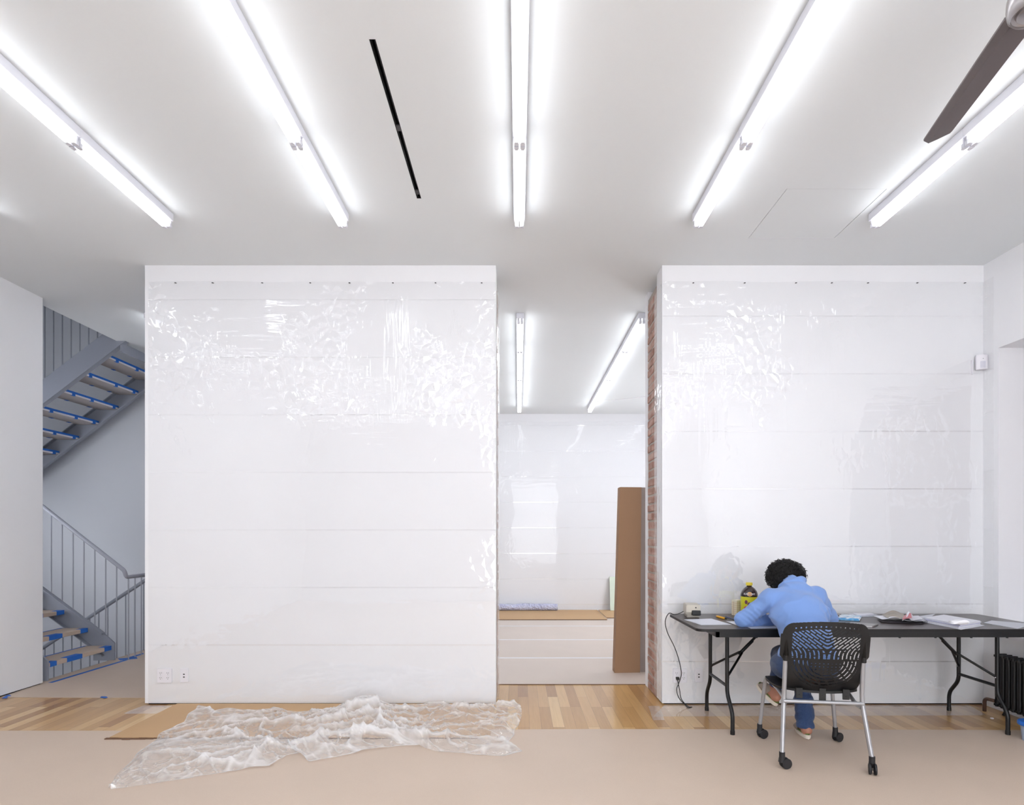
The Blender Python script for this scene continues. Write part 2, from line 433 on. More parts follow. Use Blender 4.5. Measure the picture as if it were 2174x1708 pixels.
# window in the niche
nich = MB().box((4.24, NY0-.05, NZ0-.05), (4.26, NY1+.05, NZ1+.05))
win = MB().box((4.10, NY0, NZ0), (4.15, NY0+.07, NZ1)).box((4.10, NY1-.07, NZ0), (4.15, NY1, NZ1)).box((4.10, NY0, NZ0), (4.15, NY1, NZ0+.07)) \
    .box((4.10, NY0, NZ1-.07), (4.15, NY1, NZ1)).box((4.105, NY0, 1.68), (4.145, NY1, 1.72)).box((4.11, 3.72, NZ0), (4.14, 3.77, NZ1)).build('window_1', M_jamb, kind='structure')
tg = NT('window_glass'); gb = tg.n('ShaderNodeBsdfTransparent'); gg = tg.n('ShaderNodeBsdfGlossy', {'Roughness': .02})
M_glass = tg.done(tg.n('ShaderNodeMixShader', {0: .08, 1: gb, 2: gg}))
tg = NT('added_dimming_shade'); gb = tg.n('ShaderNodeBsdfTransparent', {'Color': (.13, .15, .19, 1)}); gg = tg.n('ShaderNodeBsdfDiffuse', {'Color': srgb(226, 210, 204)})  # shade added to dim the daylight from the niche window
M_shade = tg.done(tg.n('ShaderNodeMixShader', {0: .5, 1: gb, 2: gg}))
def window(n, axis, c, a, b, z0, z1):  # builds the added daylight windows, all out of view
    def bx(m, u0, u1, c0, c1, q0, q1):
        if axis == 'y': m.box((u0, c0, q0), (u1, c1, q1))
        else: m.box((c0, u0, q0), (c1, u1, q1))
    m = MB()
    bx(m, a, a+.05, c-.02, c+.02, z0, z1); bx(m, b-.05, b, c-.02, c+.02, z0, z1); bx(m, a+.05, b-.05, c-.02, c+.02, z0, z0+.05); bx(m, a+.05, b-.05, c-.02, c+.02, z1-.05, z1); bx(m, (a+b)/2-.02, (a+b)/2+.02, c-.018, c+.018, z0+.05, z1-.05)
    w_ = m.build('window_%d' % n, M_jamb, kind='structure')
    m = MB(); bx(m, a+.04, b-.04, c-.003, c+.003, z0+.04, z1-.04); m.build('window_pane', M_glass, w_)
for i_, (a_, b_) in enumerate(ADDED_FW): window(2+i_, 'y', YN-.08, a_, b_, FZ0, FZ1)  # unseen window added behind the camera as daylight fill
MB().box((4.122, NY0+.06, NZ0+.06), (4.128, NY1-.06, NZ1-.06)).build('window_pane', M_shade, win)  # added dimming layer across the niche window
# ragged sill board
sb = MB(); n = 40; pts = []
rnd = random.Random(4)
for i in range(n+1):
    y = NY0+(NY1+.03-NY0)*i/n
    pts.append((XR-.055+rnd.uniform(-.006, .004), y))
pts += [(4.10, NY1+.0), (4.10, NY0)]
sb.prism([p if p[1] <= NY1 or p[0] < XR else p for p in [(min(q[0], 4.1), min(q[1], NY1-.001) if q[0] > XR-.001 else q[1]) for q in pts]], NZ0-.02, NZ0+.012)
sb.build('trim_1', M_white, kind='structure')
# stairwell shell
SX = -8.2; YS = 7.9
ws = MB().box((SX, YS, -3), (LX0-.1, YS+.1, 7)).build('wall_stair_back', M_greywall, kind='structure')
MB().box((SX-.1, 5.2, -3), (SX, YS, 7)).build('wall_stair_left', M_greywall, kind='structure')
grid_wall('wall_stair_front', 'y', 5.2, 5.3, [SX, -7.0, -5.5, XS-.06], [-3, .6, 2.6, 7], M_greywall, lambda u, z: -7.0 < u < -5.5 and .6 < z < 2.6)
window(3, 'x', 4.0, 7.4, 9.4, NZ0, NZ1); window(4, 'y', 5.25, -7.0, -5.5, .6, 2.6)  # both unseen, added to brighten the rear room and the stairwell
MB().box((XS, 5.2, -3), (XS+.1, YS, -.25)).build('wall_stair_lower', M_greywall, kind='structure')
MB().box((-4.5, 5.2, ZC+.3), (-4.4, YS, 7)).build('wall_stair_upper', M_greywall, kind='structure')
MB().box((SX, 5.2, 7), (-4.4, YS, 7.1)).build('ceiling_stair', M_ceil, kind='structure')
MB().box((SX, 5.2, -3.1), (XS+.1, YS, -3)).build('floor_stair', M_greywall, kind='structure')

# ------------------------------------------------------------------ fluorescent fixtures
ZT = ZC-.088
def make_fixture(L):
    root = empty('ceiling_light')
    hb = MB().box((-.037, 0, -.052), (.037, L, 0), bev=.004); hb.build('housing', M_housing, root, world=False)
    for sx in (-1, 1):
        MB().tube([(sx*.0165, .034, -.088), (sx*.0165, L-.034, -.088)], .0128, 14).build('tube', M_tube, root, smooth=True, auto=50, world=False)
        for e in (0, 1):
            hh = MB(); y = .004 if e == 0 else L-.004; s = 1 if e == 0 else -1
            hh.prism([(-.013, 0), (.013, 0), (.013, .016), (.005, .034), (-.005, .034), (-.013, .016)], -.012, .012)
            Mt = Matrix.Translation((sx*.0165, y, -.088)) @ Matrix.Diagonal((1, s, 1, 1))
            bmesh.ops.transform(hh.bm, matrix=Mt, verts=hh.bm.verts)
            hh.box((sx*.0165-.010, y+s*.002, -.088), (sx*.0165+.010, y+s*.012, -.05))
            bmesh.ops.recalc_face_normals(hh.bm, faces=list(hh.bm.faces))
            hh.build('lampholder', M_holder, root, world=False)
    return root
proto = {}
def fixture(L, x, y, label, group, z=ZC, rz=0):
    if L not in proto:
        r = make_fixture(L); proto[L] = r
    else:
        s = proto[L]; r = s.copy(); COL.objects.link(r)
        for ch in list(s.children):
            c = ch.copy(); COL.objects.link(c); c.parent = r
    r.location = (x, y, z); r.rotation_euler = (0, 0, rz)
    tag(r, label, 'ceiling light', group)
rows = [(-3.56, 'in the row past the left edge'), (-2.368, 'in the leftmost full row'), (-1.182, 'in the row left of the black slot'), (.008, 'in the centre row'),
        (1.215, 'in the row right of centre'), (2.408, 'in the rightmost row by the fan')]
for x, d in rows:
    y = 3.985
    for i, L in enumerate((.845, 1.22, 1.22, 1.22, 1.22)):
        y -= L
        if i < 2:
            lab = 'twin tube ceiling light, %s unit %s' % (('short far', 'nearer long')[i], d)
        else: lab = 'twin tube ceiling light overhead %s' % d
        fixture(L, x, y, lab, 'fluorescent lights on the front room ceiling')
for x, d in ((-2.38, 'hidden left row'), (-1.18, 'second hidden row'), (.02, 'left row seen through the doorway'), (1.215, 'right row seen through the doorway'), (2.41, 'row right of the doorway view')):  # the two hidden rows are unseen, added to light the rear room
    y = 5.76
    for i, L in enumerate((.93, 1.22, 1.22, .88)):
        fixture(L, x, y, 'rear room twin tube light, %s in the %s' % (('nearest', 'second', 'third', 'farthest')[i], d), 'fluorescent lights on the rear room ceiling')
        y += L
fixture(1.22, -3.62, 5.75, 'twin tube fluorescent light hidden behind the left partition', 'stair hall lights')
# unseen lamps added overhead to brighten the stairwell
fixture(1.22, -6.2, 6.0, 'added twin tube fluorescent light, unseen high over the stairwell', 'stair hall lights', z=7.0)
fixture(1.22, -5.2, 6.0, 'second added twin tube fluorescent light, unseen high over the stairwell', 'stair hall lights', z=7.0)
# pale wire hanging from the right rear row
tag(MB().tube(catmull([(1.22, 9.08, 3.43), (1.35, 9.0, 3.41), (1.9, 8.9, 3.45), (2.3, 8.9, 3.53)], 6), .004, 6).build('ceiling_wire', M_white, smooth=True),
    'thin white wire strung below the rear room ceiling lights', 'wire')

# ------------------------------------------------------------------ slot diffuser
vt = empty('slot_diffuser', ((VX0+VX1)/2, VY0, ZC), label='long narrow black slot air diffuser in the white ceiling', cat='air vent')
d = MB(); d.box((VX0, VY0, ZC+.10), (VX1, VY1, ZC+.11)).box((VX0, VY0, ZC), (VX0+.002, VY1, ZC+.10)).box((VX1-.002, VY0, ZC), (VX1, VY1, ZC+.10)).box((VX0, VY0, ZC), (VX1, VY0+.002, ZC+.1)).box((VX0, VY1-.002, ZC), (VX1, VY1, ZC+.1))
d.build('slot_channel', M_vent, vt)
d = MB(); d.box((VX0+.002, VY0, ZC+.012), (VX0+.006, VY1, ZC+.03)).box((VX1-.012, VY0, ZC+.02), (VX1-.008, VY1, ZC+.04)); d.build('deflector', M_blackplastic, vt)
for y in (3.13, 3.72):
    MB().box((VX0+.002, y, ZC+.006), (VX1-.002, y+.045, ZC+.014)).build('bracket', M_ventgrey, vt)

# ------------------------------------------------------------------ ceiling fan
fc = Vector((1.672, 1.905, 3.10))
fan = empty('ceiling_fan', (fc.x, fc.y, ZC), label='ceiling fan with long flat grey-brown blades in the top right corner', cat='ceiling fan')
MB().lathe([(.0, ZC-.0), (.06, ZC), (.06, ZC-.03), (.03, ZC-.06), (.0, ZC-.06)], (fc.x, fc.y, 0), 32).build('canopy', M_fanhub, fan, smooth=True, auto=40)
MB().tube([(fc.x, fc.y, ZC-.05), (fc.x, fc.y, 3.17)], .012).build('downrod', M_fanhub, fan, smooth=True, auto=40)
MB().lathe([(0, 3.19), (.035, 3.185), (.062, 3.16), (.072, 3.12), (.074, 3.09), (.070, 3.065), (.062, 3.055), (.060, 3.062), (.050, 3.066), (.046, 3.058), (.03, 3.05), (0, 3.048)], (fc.x, fc.y, 0), 40).build('motor_hub', M_fanhub, fan, smooth=True, auto=35)
def fan_blade(ang):
    b = bmesh.new(); N = 24; Wd = [-1, -.2, .62, 1]
    L0, L1 = .035, .69; grid = []
    for i in range(N+1):
        t = i/N; x = L0+(L1-L0)*t
        hw = (.054-.011*t)*min(1, .55+.9*(t*6)**.5 if t < .08 else 1)
        tip = 0 if t < .93 else (t-.93)/.07
        row = []
        for k, u in enumerate(Wd):
            xx = x-(tip*.035*(1-u)/2)
            hh = hw*(1-.3*tip**2*(u < 0))
            yy = u*hh
            zz = -u*hh*.16 + (.020 if u == 1 else 0)
            row.append((xx, yy, zz))
        grid.append(row)
    th = .008
    top = [[b.verts.new((p[0], p[1], p[2]+th)) for p in r] for r in grid]; bot = [[b.verts.new(p) for p in r] for r in grid]
    for i in range(N):
        for k in range(3):
            b.faces.new((top[i][k], top[i+1][k], top[i+1][k+1], top[i][k+1])); b.faces.new((bot[i][k], bot[i][k+1], bot[i+1][k+1], bot[i+1][k]))
        b.faces.new((top[i][0], bot[i][0], bot[i+1][0], top[i+1][0])); b.faces.new((top[i][3], top[i+1][3], bot[i+1][3], bot[i][3]))
    b.faces.new([top[0][k] for k in range(4)]+[bot[0][k] for k in (3, 2, 1, 0)]); b.faces.new([top[N][k] for k in (3, 2, 1, 0)]+[bot[N][k] for k in range(4)])
    bmesh.ops.transform(b, matrix=Matrix.Translation((fc.x, fc.y, 3.085)) @ Matrix.Rotation(ang, 4, 'Z'), verts=b.verts)
    m = MB(); m.bm.free(); m.bm = b; m.build('fan_blade', M_fan, fan)
for k in range(3): fan_blade(R((77.3, 232, -40)[k]))

# ------------------------------------------------------------------ film on the walls
def sheet(name, P, U, V, nu, nv, fn, mat, **k):
    P, U, V = map(np.array, (P, U, V)); u = np.linspace(0, 1, nu); v = np.linspace(0, 1, nv)
    uu, vv = np.meshgrid(u, v, indexing='ij'); off = fn(uu, vv)
    X = P+uu[..., None]*U+vv[..., None]*V+off
    Vt = X.reshape(-1, 3); i = np.arange((nu-1))[:, None]*nv+np.arange(nv-1)[None, :]
    F = np.stack([i, i+nv, i+nv+1, i+1], -1).reshape(-1, 4)
    return Vt, F
def wallfilm(nm, x0, x1, z0, z1, y, mat, amp=.006, seed=0, edge_out=None, **k):
    nu = int((x1-x0)/.03); nv = int((z1-z0)/.03)
    def fn(u, v):
        X = x0+u*(x1-x0); Z = z0+v*(z1-z0)
        o = np.zeros(u.shape+(3,)); n_ = vnoise(X*1.6, Z*1.2, seed)*.6+vnoise(X*5, Z*2.2, seed+1)*.25+vnoise(X*14, Z*5, seed+2)*.08
        o[..., 1] = -.003-amp*n_*np.clip((1-v)*6+.25, 0, 1)
        o[..., 2] = (vnoise(X*3, u*0+.5, seed+3)-.5)*.02*(v > .999)
        return o
    Vt, F = sheet(nm, (x0, y, z0), (x1-x0, 0, 0), (0, 0, z1-z0), nu, nv, fn, mat)
    return np_mesh(nm, Vt, F, mat, org=((x0+x1)/2, y, z0), **k)
fL = wallfilm('plastic_sheet', LX0+.03, LX1-.001, .018, 3.405, YW, M_filmL, seed=11, label='clear plastic sheet pinned over the wide wall left of the doorway', cat='plastic sheet')
fR = wallfilm('plastic_sheet', RX0+.002, XR-.004, .018, 3.405, YW, M_filmR, seed=23, label='clear plastic sheet pinned over the wall behind the work table', cat='plastic sheet')
fB = wallfilm('plastic_sheet', -2.9, 3.7, .01, 3.40, YF, M_filmB, seed=31, label='clear plastic sheet over the far wall of the rear room', cat='plastic sheet')
def staples(par, x0, x1, y, seed):
    rnd = random.Random(seed); x = x0+.25
    while x < x1-.1:
        MB().box((x-.006, y-.012, 3.392), (x+.006, y, 3.395)).build('staple', M_ventgrey, par); x += rnd.uniform(.28, .42)
staples(fL, LX0, LX1, YW, 1); staples(fR, RX0, XR, YW, 2)
# films folded round the brick jambs
def jambfilm(x, s, lab, bulge, y0, y1):
    def fn(u, v):
        o = np.zeros(u.shape+(3,)); o[..., 0] = s*(.008+bulge*np.sin(np.pi*np.clip(u, 0, 1))*(0.4+vnoise(v*9, u*3, 3)*.8)); return o
    Vt, F = sheet('j', (x, y0, .03), (0, y1-y0, 0), (0, 0, 3.36), 20, 150, fn, None)
    return np_mesh('plastic_sheet', Vt, F, M_filmS, org=(x, y0, .03), label=lab, cat='plastic sheet')
jambfilm(LX1, 1, 'loose clear plastic wrapped round the left brick jamb of the doorway', .012, YW, YB)
jambfilm(RX0, -1, 'narrow clear plastic strip lapping over the right brick jamb', .002, YW, YW+.235)
# on the right wall by the corner
def fn(u, v):
    o = np.zeros(u.shape+(3,)); o[..., 0] = -.006-.004*vnoise(v*12, u*3, 7); return o
Vt, F = sheet('r', (XR, YW-.11, .62), (0, .108, 0), (0, 0, 2.78), 8, 110, fn, None)
np_mesh('plastic_sheet', Vt, F, M_filmR, org=(XR, YW-.1, .62), label='narrow clear plastic flap lapping onto the right wall at the corner', cat='plastic sheet')

# ------------------------------------------------------------------ floor coverings
def floor_pt(px, py, z=0.0):
    Y = (H-z)*FPX/(py-CY); return ((px-CX)*Y/FPX, Y)
def flat(name, poly, z0, z1, mat, label, cat, **k):
    return MB().prism(poly, z0, z1).build(name, mat, label=label, cat=cat, **k)
flat('floor_paper', [(XL+.003, YN+.02), (XR-.003, YN+.02), (XR-.003, 3.98), (3.62, 4.02), (3.5, 4.12), (2.2, 4.13), (.5, 4.14), (-1.5, 4.105), (XL+.003, 4.105)], .0005, .003, M_ram,
     'wide tan protective paper covering the front room floor', 'floor covering')
hall = flat('floor_paper', [(XS, 5.42), (XL-.03, 5.42), (XL+.01, 4.95), (LX0+.0, 4.93), (LX0+.0, YS-.01), (XS, YS-.01)], .0005, .003, M_ram,
     'tan protective paper on the stair landing floor beside the left wall', 'floor covering')
rb = MB().prism([(LX0, YB+.005), (XR-.002, YB+.005), (XR-.002, YF-.002), (LX0, YF-.002)], .0005, .006)
rb = rb.build('floor_paper', M_ramback, label='pale protective board covering the rear room floor', cat='floor covering')
MB().box((LX0, YB-.002, .0005), (XR-.01, YB+.0045, .0055)).build('board_edge', M_cardedge, rb, label='dark front edge')
for y in (6.49, 7.62, 8.76):
    MB().box((LX0, y, .006), (XR-.01, y+.04, .0068)).build('seam_tape', M_white, rb, label='white seam tape')
for x0, x1, y0 in ((-2.2, 1.42, 9.38), (1.44, 3.3, 9.58)):
    c = MB().box((x0, y0, .0085), (x1, YF-.03, .018)); c = c.build('cardboard_sheet', M_card, label='%s flat cardboard sheet lying along the far wall of the rear room' % ('longer left' if x0 < 0 else 'shorter right'), cat='cardboard')
    MB().box((x0+.004, y0-.002, .0078), (x1-.004, y0-.0002, .0175)).build('corrugated_edge', M_cardedge, c)
# cardboard on the floor in front of the left partition
cs = MB(); rnd = random.Random(2); x = -2.74; pts = []
while x < -.2:
    pts.append((x, 3.945+rnd.uniform(-.004, .004))); x += .05
pts += [(-.19, 3.95), (-.19, YW-.01), (-2.742, YW-.01)]
cs.prism(pts, .0035, .012); cs = cs.build('cardboard_sheet', M_card, label='long cardboard sheet lying under the crumpled plastic below the left partition', cat='cardboard')
e = MB()
for i in range(len(pts)-4):
    a, b = pts[i], pts[i+1]; k = .012 if i < 6 else .005
    e.box((a[0]-.02*(i < 2), a[1]-k-rnd.uniform(0, k), .0034), (b[0]+.004, a[1]-.0002, .0075+rnd.uniform(0, .003)))
e.build('torn_edge', M_cardedge, cs, label='torn brown edge')
# tape on hall paper
def tape(poly, lab, z=.0034):
    MB().prism(poly, z, z+.0006).build('tape_strip', M_tape, label=lab, cat='tape')
tape([(-4.335, 5.43), (-4.295, 5.43), (-4.25, 6.42), (-4.29, 6.42)], 'long blue tape line on the landing paper beside the open stair edge')
tape([floor_pt(255, 1402), floor_pt(292, 1398), floor_pt(290, 1394.5), floor_pt(250, 1398)], 'blue tape patch at the foot of the stair stringer')
tape([floor_pt(262, 1402.5), floor_pt(306, 1388), floor_pt(303, 1386.5), floor_pt(258, 1400)], 'short blue tape strip under the balusters', .0042)
tape([floor_pt(212, 1481), floor_pt(222, 1482.5), floor_pt(229, 1481), floor_pt(226, 1478.5), floor_pt(215, 1478.5)], 'small blue tape patch on the edge of the landing paper')
tape([floor_pt(3, 1483), floor_pt(15, 1482.5), floor_pt(17, 1478.5), floor_pt(24, 1477.5), floor_pt(20, 1474.5), floor_pt(14, 1475.5)], 'torn blue tape at the foot of the left wall')
# cardboard scrap poking out by the partition edge
MB().prism([(-3.05, 5.20), (-3.012, 5.12), (-3.012, 5.32)], .003, .03).build('cardboard_scrap', M_cardedge, label='curled dark cardboard scrap by the left partition edge', cat='cardboard')
# flat film scraps on the wood
def filmflat(poly, z, lab, mat=None):
    xs = np.linspace(0, 1, 40); P = [np.array(p) for p in poly]
    uu, vv = np.meshgrid(xs, np.linspace(0, 1, 24), indexing='ij')
    XY = (1-uu)[..., None]*(1-vv)[..., None]*P[0]+uu[..., None]*(1-vv)[..., None]*P[1]+uu[..., None]*vv[..., None]*P[2]+(1-uu)[..., None]*vv[..., None]*P[3]
    Z = z+.006*vnoise(XY[..., 0]*22, XY[..., 1]*22, 2)*np.sin(np.pi*vv)
    Vt = np.concatenate([XY, Z[..., None]], -1).reshape(-1, 3)
    i = np.arange(39)[:, None]*24+np.arange(23)[None, :]; F = np.stack([i, i+24, i+25, i+1], -1).reshape(-1, 4)
    o = Vt.mean(0); o[2] = z
    np_mesh('plastic_scrap', Vt, F, mat or M_filmS, org=tuple(o), label=lab, cat='plastic sheet')
filmflat([(-3.02, 4.50), (-2.70, 4.50), (-2.76, 4.72), (-3.0, 4.72)], .001, 'small flat clear plastic scrap on the wood beside the cardboard')
filmflat([(1.02, 4.43), (3.55, 4.46), (3.62, 4.735), (1.18, 4.735)], .001, 'clear plastic strip lying on the wood under the work table')
filmflat([floor_pt(1386, 1528), floor_pt(1411, 1528), floor_pt(1400, 1498), floor_pt(1376, 1498)], .001, 'clear plastic corner lying on the wood by the right brick jamb')
# ---- crumpled plastic
up = [(226, 1676), (250, 1645), (273, 1622), (300, 1594), (321, 1577), (351, 1553), (394, 1535), (408, 1512), (425, 1499), (445, 1514), (480, 1507), (520, 1510), (575, 1508), (632, 1514), (697, 1510), (723, 1500), (771, 1499), (827, 1499), (900, 1500), (980, 1500), (1047, 1499), (1104, 1502)]
lo = [(232, 1678), (270, 1672), (330, 1664), (395, 1655), (459, 1644), (515, 1637), (572, 1629), (611, 1603), (645, 1601), (658, 1619), (700, 1612), (753, 1600), (800, 1591), (840, 1588), (887, 1585), (935, 1598), (1000, 1603), (1065, 1606), (1108, 1595), (1078, 1583), (1095, 1553), (1106, 1520)]
def resample(P, n):
    P = np.array([floor_pt(*p) for p in P]); d = np.r_[0, np.cumsum(np.hypot(*np.diff(P, axis=0).T))]; s = np.linspace(0, d[-1], n)
    return np.stack([np.interp(s, d, P[:, 0]), np.interp(s, d, P[:, 1])], -1)
nu, nv = 420, 130
A = resample(up, nu); B = resample(lo, nu); t = np.linspace(0, 1, nv)
XY = A[:, None, :]*(1-t)[None, :, None]+B[:, None, :]*t[None, :, None]
X, Y = XY[..., 0], XY[..., 1]
def ridge(x, y, s): return 1-np.abs(2*vnoise(x, y, s)-1)
wx = X+.12*vnoise(X*3, Y*3, 1)+.03*vnoise(X*11, Y*11, 6); wy = Y+.12*vnoise(X*3+9, Y*3, 2)+.03*vnoise(X*11+4, Y*11, 7)
Z = .050*ridge(wx*3.0, wy*7.0, 3)**4+.034*ridge(wx*6+wy*4, wy*8-wx*3, 4)**3+.020*ridge(wx*13, wy*13+wx*9, 5)**3+.010*ridge(wx*26-wy*11, wy*26, 8)**2+.006*ridge(wx*50, wy*50, 12)
env = np.clip(np.minimum(t, 1-t)[None, :]*7, .12, 1)*(.35+.65*np.clip((X+2.75)*1.0, 0, 1))
env = env*(.55+.75*np.exp(-((X+1.0)/.75)**2))
Z = .0145+Z*env
Z += .10*np.exp(-((X+1.22)/.13)**2)*np.clip(1-(YW-Y)*6, 0, 1)          # where it climbs the wall
Y2 = np.minimum(Y+.03*(vnoise(X*9, Y*9, 20)-.5), YW-.012); X2 = X+.03*(vnoise(X*9, Y*9, 21)-.5)
Z = np.where((X2 < -2.76) | (X2 > -.18) | (Y2 < 3.94), Z-.0085, Z)
i = np.arange(nu-1)[:, None]*nv+np.arange(nv-1)[None, :]; F = np.stack([i, i+nv, i+nv+1, i+1], -1).reshape(-1, 4)
FO = np.clip(.9*ridge(wx*3.0, wy*7.0, 3)**9+.75*ridge(wx*6+wy*4, wy*8-wx*3, 4)**10+.5*ridge(wx*13, wy*13+wx*9, 5)**9+.3*ridge(wx*26-wy*11, wy*26, 8)**6, 0, 1)*(.3+.9*vnoise(X*2.2, Y*3, 33))
FO = np.clip(FO+.25*np.clip(vnoise(X*1.7+3, Y*4, 40)-.45, 0, 1)*2*np.exp(-((X+1.2)/1.0)**2)+.35*(np.minimum(t, 1-t)[None, :] < .012), 0, 1)
crumpled = np_mesh('plastic_sheet', np.stack([X2, Y2, Z], -1).reshape(-1, 3), F, M_filmF, org=(-1.2, 4.2, .004), label='crumpled clear plastic sheet heaped on the floor below the left partition', cat='plastic sheet')

at_ = crumpled.data.attributes.new('fold', 'FLOAT', 'POINT')
if len(crumpled.data.vertices) == FO.size: at_.data.foreach_set('value', FO.ravel().astype(np.float32))
# ------------------------------------------------------------------ wall plates and motion sensor
def plate(px0, px1, py0, py1, gangs, label, kind_):
    k = YW/FPX; x0, x1 = (px0-CX)*k, (px1-CX)*k; z1, z0 = H-(py0-CY)*k, H-(py1-CY)*k
    y = YW-.012
    r = empty('wall_outlet', ((x0+x1)/2, YW, (z0+z1)/2), label=label, cat='outlet', group='white outlets on the partitions')
    def xz(mb, a, b, c, d_, y0, y1, bev=0): mb.box((a, y1, c), (b, y0, d_), bev=bev)
    m = MB(); xz(m, x0, x1, z0, z1, YW, y, .002); m.build('faceplate', M_white, r)
    w_ = (x1-x0)/gangs; zc = (z0+z1)/2
    for g_ in range(gangs):
        xc = x0+w_*(g_+.5)
        if kind_ == 'duplex':
            for dz in (.0195, -.0195):
                m = MB(); m.lathe([(.0, 0), (.016, 0), (.0155, .002), (0, .002)], (0, 0, 0), 20, Matrix.Translation((xc, y, zc+dz)) @ Matrix.Rotation(R(90), 4, 'X') @ Matrix.Diagonal((1, .85, 1, 1)))
                so = m.build('socket', M_white, r)
                q = MB()
                for sx in (-.0063, .0063): xz(q, xc+sx-.0012, xc+sx+.0012, zc+dz, zc+dz+.008, y-.001, y-.0028)
                q.tube([(xc, y-.001, zc+dz-.007), (xc, y-.0028, zc+dz-.007)], .0024, 10); q.build('socket_slot', M_slot, so)
        else:
            m = MB(); xz(m, xc-.0165, xc+.0165, zc-.033, zc+.033, y, y-.0015, .0005); ins = m.build('insert', M_white, r)
            for dz in (.010, -.012):
                m = MB(); xz(m, xc-.0065, xc+.0065, zc+dz-.0045, zc+dz+.0045, y-.0014, y-.0026); m.build('jack', M_slot, ins)
        m = MB(); m.tube([(xc, y+.0005, zc+.0), (xc, y-.001, zc)], .003, 10); m.build('screw', M_sheet2, r)
    return r
plate(335, 366, 1418, 1448, 2, 'double outlet plate low on the left partition', 'duplex')
plate(384, 401, 1418, 1447, 1, 'single jack plate low on the left partition, right of its double outlet', 'data')
plate(1428, 1458, 1418, 1448, 2, 'double outlet plate with the black plug in it, under the table end', 'duplex')
plate(1474, 1491.5, 1418, 1447, 1, 'single jack plate low behind the left table legs', 'data')
ms = empty('motion_sensor', (3.72, 4.70, 2.73), label='small white motion sensor in the upper right room corner', cat='motion sensor')
m = MB(); prof = []
for k in range(9):
    a = -1+2*k/8; prof.append((a*.040, -.016*(1-a*a)-.026))
prof += [(.036, .0), (-.036, .0)]
Mt = Matrix.Translation((XR-.042, YW-.020, 2.745)) @ Matrix.Rotation(R(-12), 4, 'Z')
m.prism(prof, -.058, .058, Mt, bev=.003); m.build('sensor_body', M_white, ms)
m = MB(); m.prism([(p[0]*.8, p[1]*1.03-.001) for p in prof[:9]]+[(.03, -.02), (-.03, -.02)], -.05, .004, Mt); m.build('sensor_lens', basic('milky_sensor_lens', (214, 213, 224), .3), ms)
m = MB(); m.ball((0, -.0425, .024), .0028, 1, M=Mt); m.build('indicator', M_slot, ms)
MB().box((XR-.100, YW-.010, 2.655), (XR-.092, YW-.001, 2.77)).build('cable_clip', M_white, ms)

# ------------------------------------------------------------------ staircases
def baluster(par, x, y, z0, z1, r=.0065, mat=None):
    MB().tube([(x, y, z0), (x, y, z1)], r, 8).build('baluster', mat or M_steelrail, par, smooth=True, auto=50)
def stringer(par, yc, x0, x1, zf, h, mat=None, fl=.05, side=1):
    """sloped channel, zf(x) = bottom edge"""
    m = MB()
    def slab_(y0, y1, d0, d1):
        P = [(x0, zf(x0)+d0), (x1, zf(x1)+d0), (x1, zf(x1)+d1), (x0, zf(x0)+d1)]
        t = bmesh.new(); vs = [t.verts.new((p[0], y0, p[1])) for p in P]+[t.verts.new((p[0], y1, p[1])) for p in P]
        for q in ((0, 1, 2, 3), (7, 6, 5, 4), (0, 4, 5, 1), (1, 5, 6, 2), (2, 6, 7, 3), (3, 7, 4, 0)): t.faces.new([vs[k] for k in q])
        m._add(t)
    slab_(yc-.006, yc+.006, 0, h)
    a, b = sorted((yc, yc-side*fl)); slab_(a, b, 0, .012); slab_(a, b, h-.012, h)
    return m.build('stringer', mat or M_steelgrey, par)
st = empty('staircase', (-4.40, 5.95, 0), label='lower grey steel stair flight climbing left from the landing, treads wrapped in brown paper', cat='staircase')
zb = lambda x: .175-.235-(x+4.35)*.745
m = None
stringer(st, 6.41, -7.2, -4.50, zb, .25); stringer(st, 5.50, -7.2, -4.50, zb, .25)
for yc in (6.41, 5.50):
    MB().prism([(-4.62, 0), (-4.39, 0), (-4.39, .19), (-4.50, .29), (-4.62, .37-.02)], -.006, .006, Matrix.Translation((0, yc, 0)) @ Matrix.Rotation(R(90), 4, 'X') @ Matrix.Diagonal((1, 1, 1.5, 1))).build('stringer_foot', M_steelgrey, st)
def tread(par, xr, zt, y0, y1, mat, tapes, n):
    rnd = random.Random(n)
    m = MB().box((xr-.285, y0, zt-.042), (xr, y1, zt), bev=.006)
    tr = m.build('tread', mat, par, label='paper wrapped tread')
    for (ya, yb, full) in tapes:
        q = MB().box((xr-.05-.02*rnd.random(), ya, zt-.001), (xr+.0015, yb, zt+.0012)).box((xr-.003, ya, zt-.043), (xr+.0018, yb, zt+.001)).box((xr-.07, ya+.01, zt-.0435), (xr, yb-.01, zt-.041))
        q.build('tape', M_tape, tr)
    q = MB().box((xr-.283, y0+.02, zt-.0005), (xr-.26, y1-.02, zt+.0012)); q.build('tape', M_tape, tr)
for k in range(9):
    tread(st, -4.405-.255*k, .165+.193*k, 5.53, 6.385, M_ram, [(6.27, 6.375, 1), (5.75+.1*(k % 2), 5.95+.07*(k % 3), 1), (5.54, 5.62, 1)], k)
zr = lambda x: .97-(x+4.277)*.784
rail = rounded([(-7.2, 6.41, zr(-7.2)), (-4.285, 6.41, zr(-4.285)), (-4.275, 6.42, .905), (-4.275, 6.93, .905)], .06, 6)
MB().tube(rail, .021, 14).build('handrail', M_steelrail, st, smooth=True)
for i in range(24):
    x = -4.372-.1185*i
    if x < -7.1: break
    baluster(st, x, 6.41, zb(x)+.245, zr(x)-.005)
gd = empty('guard_rail', (-4.29, 6.9, 0), label='grey balusters and sloping rail descending left beyond the lower stair', cat='railing')
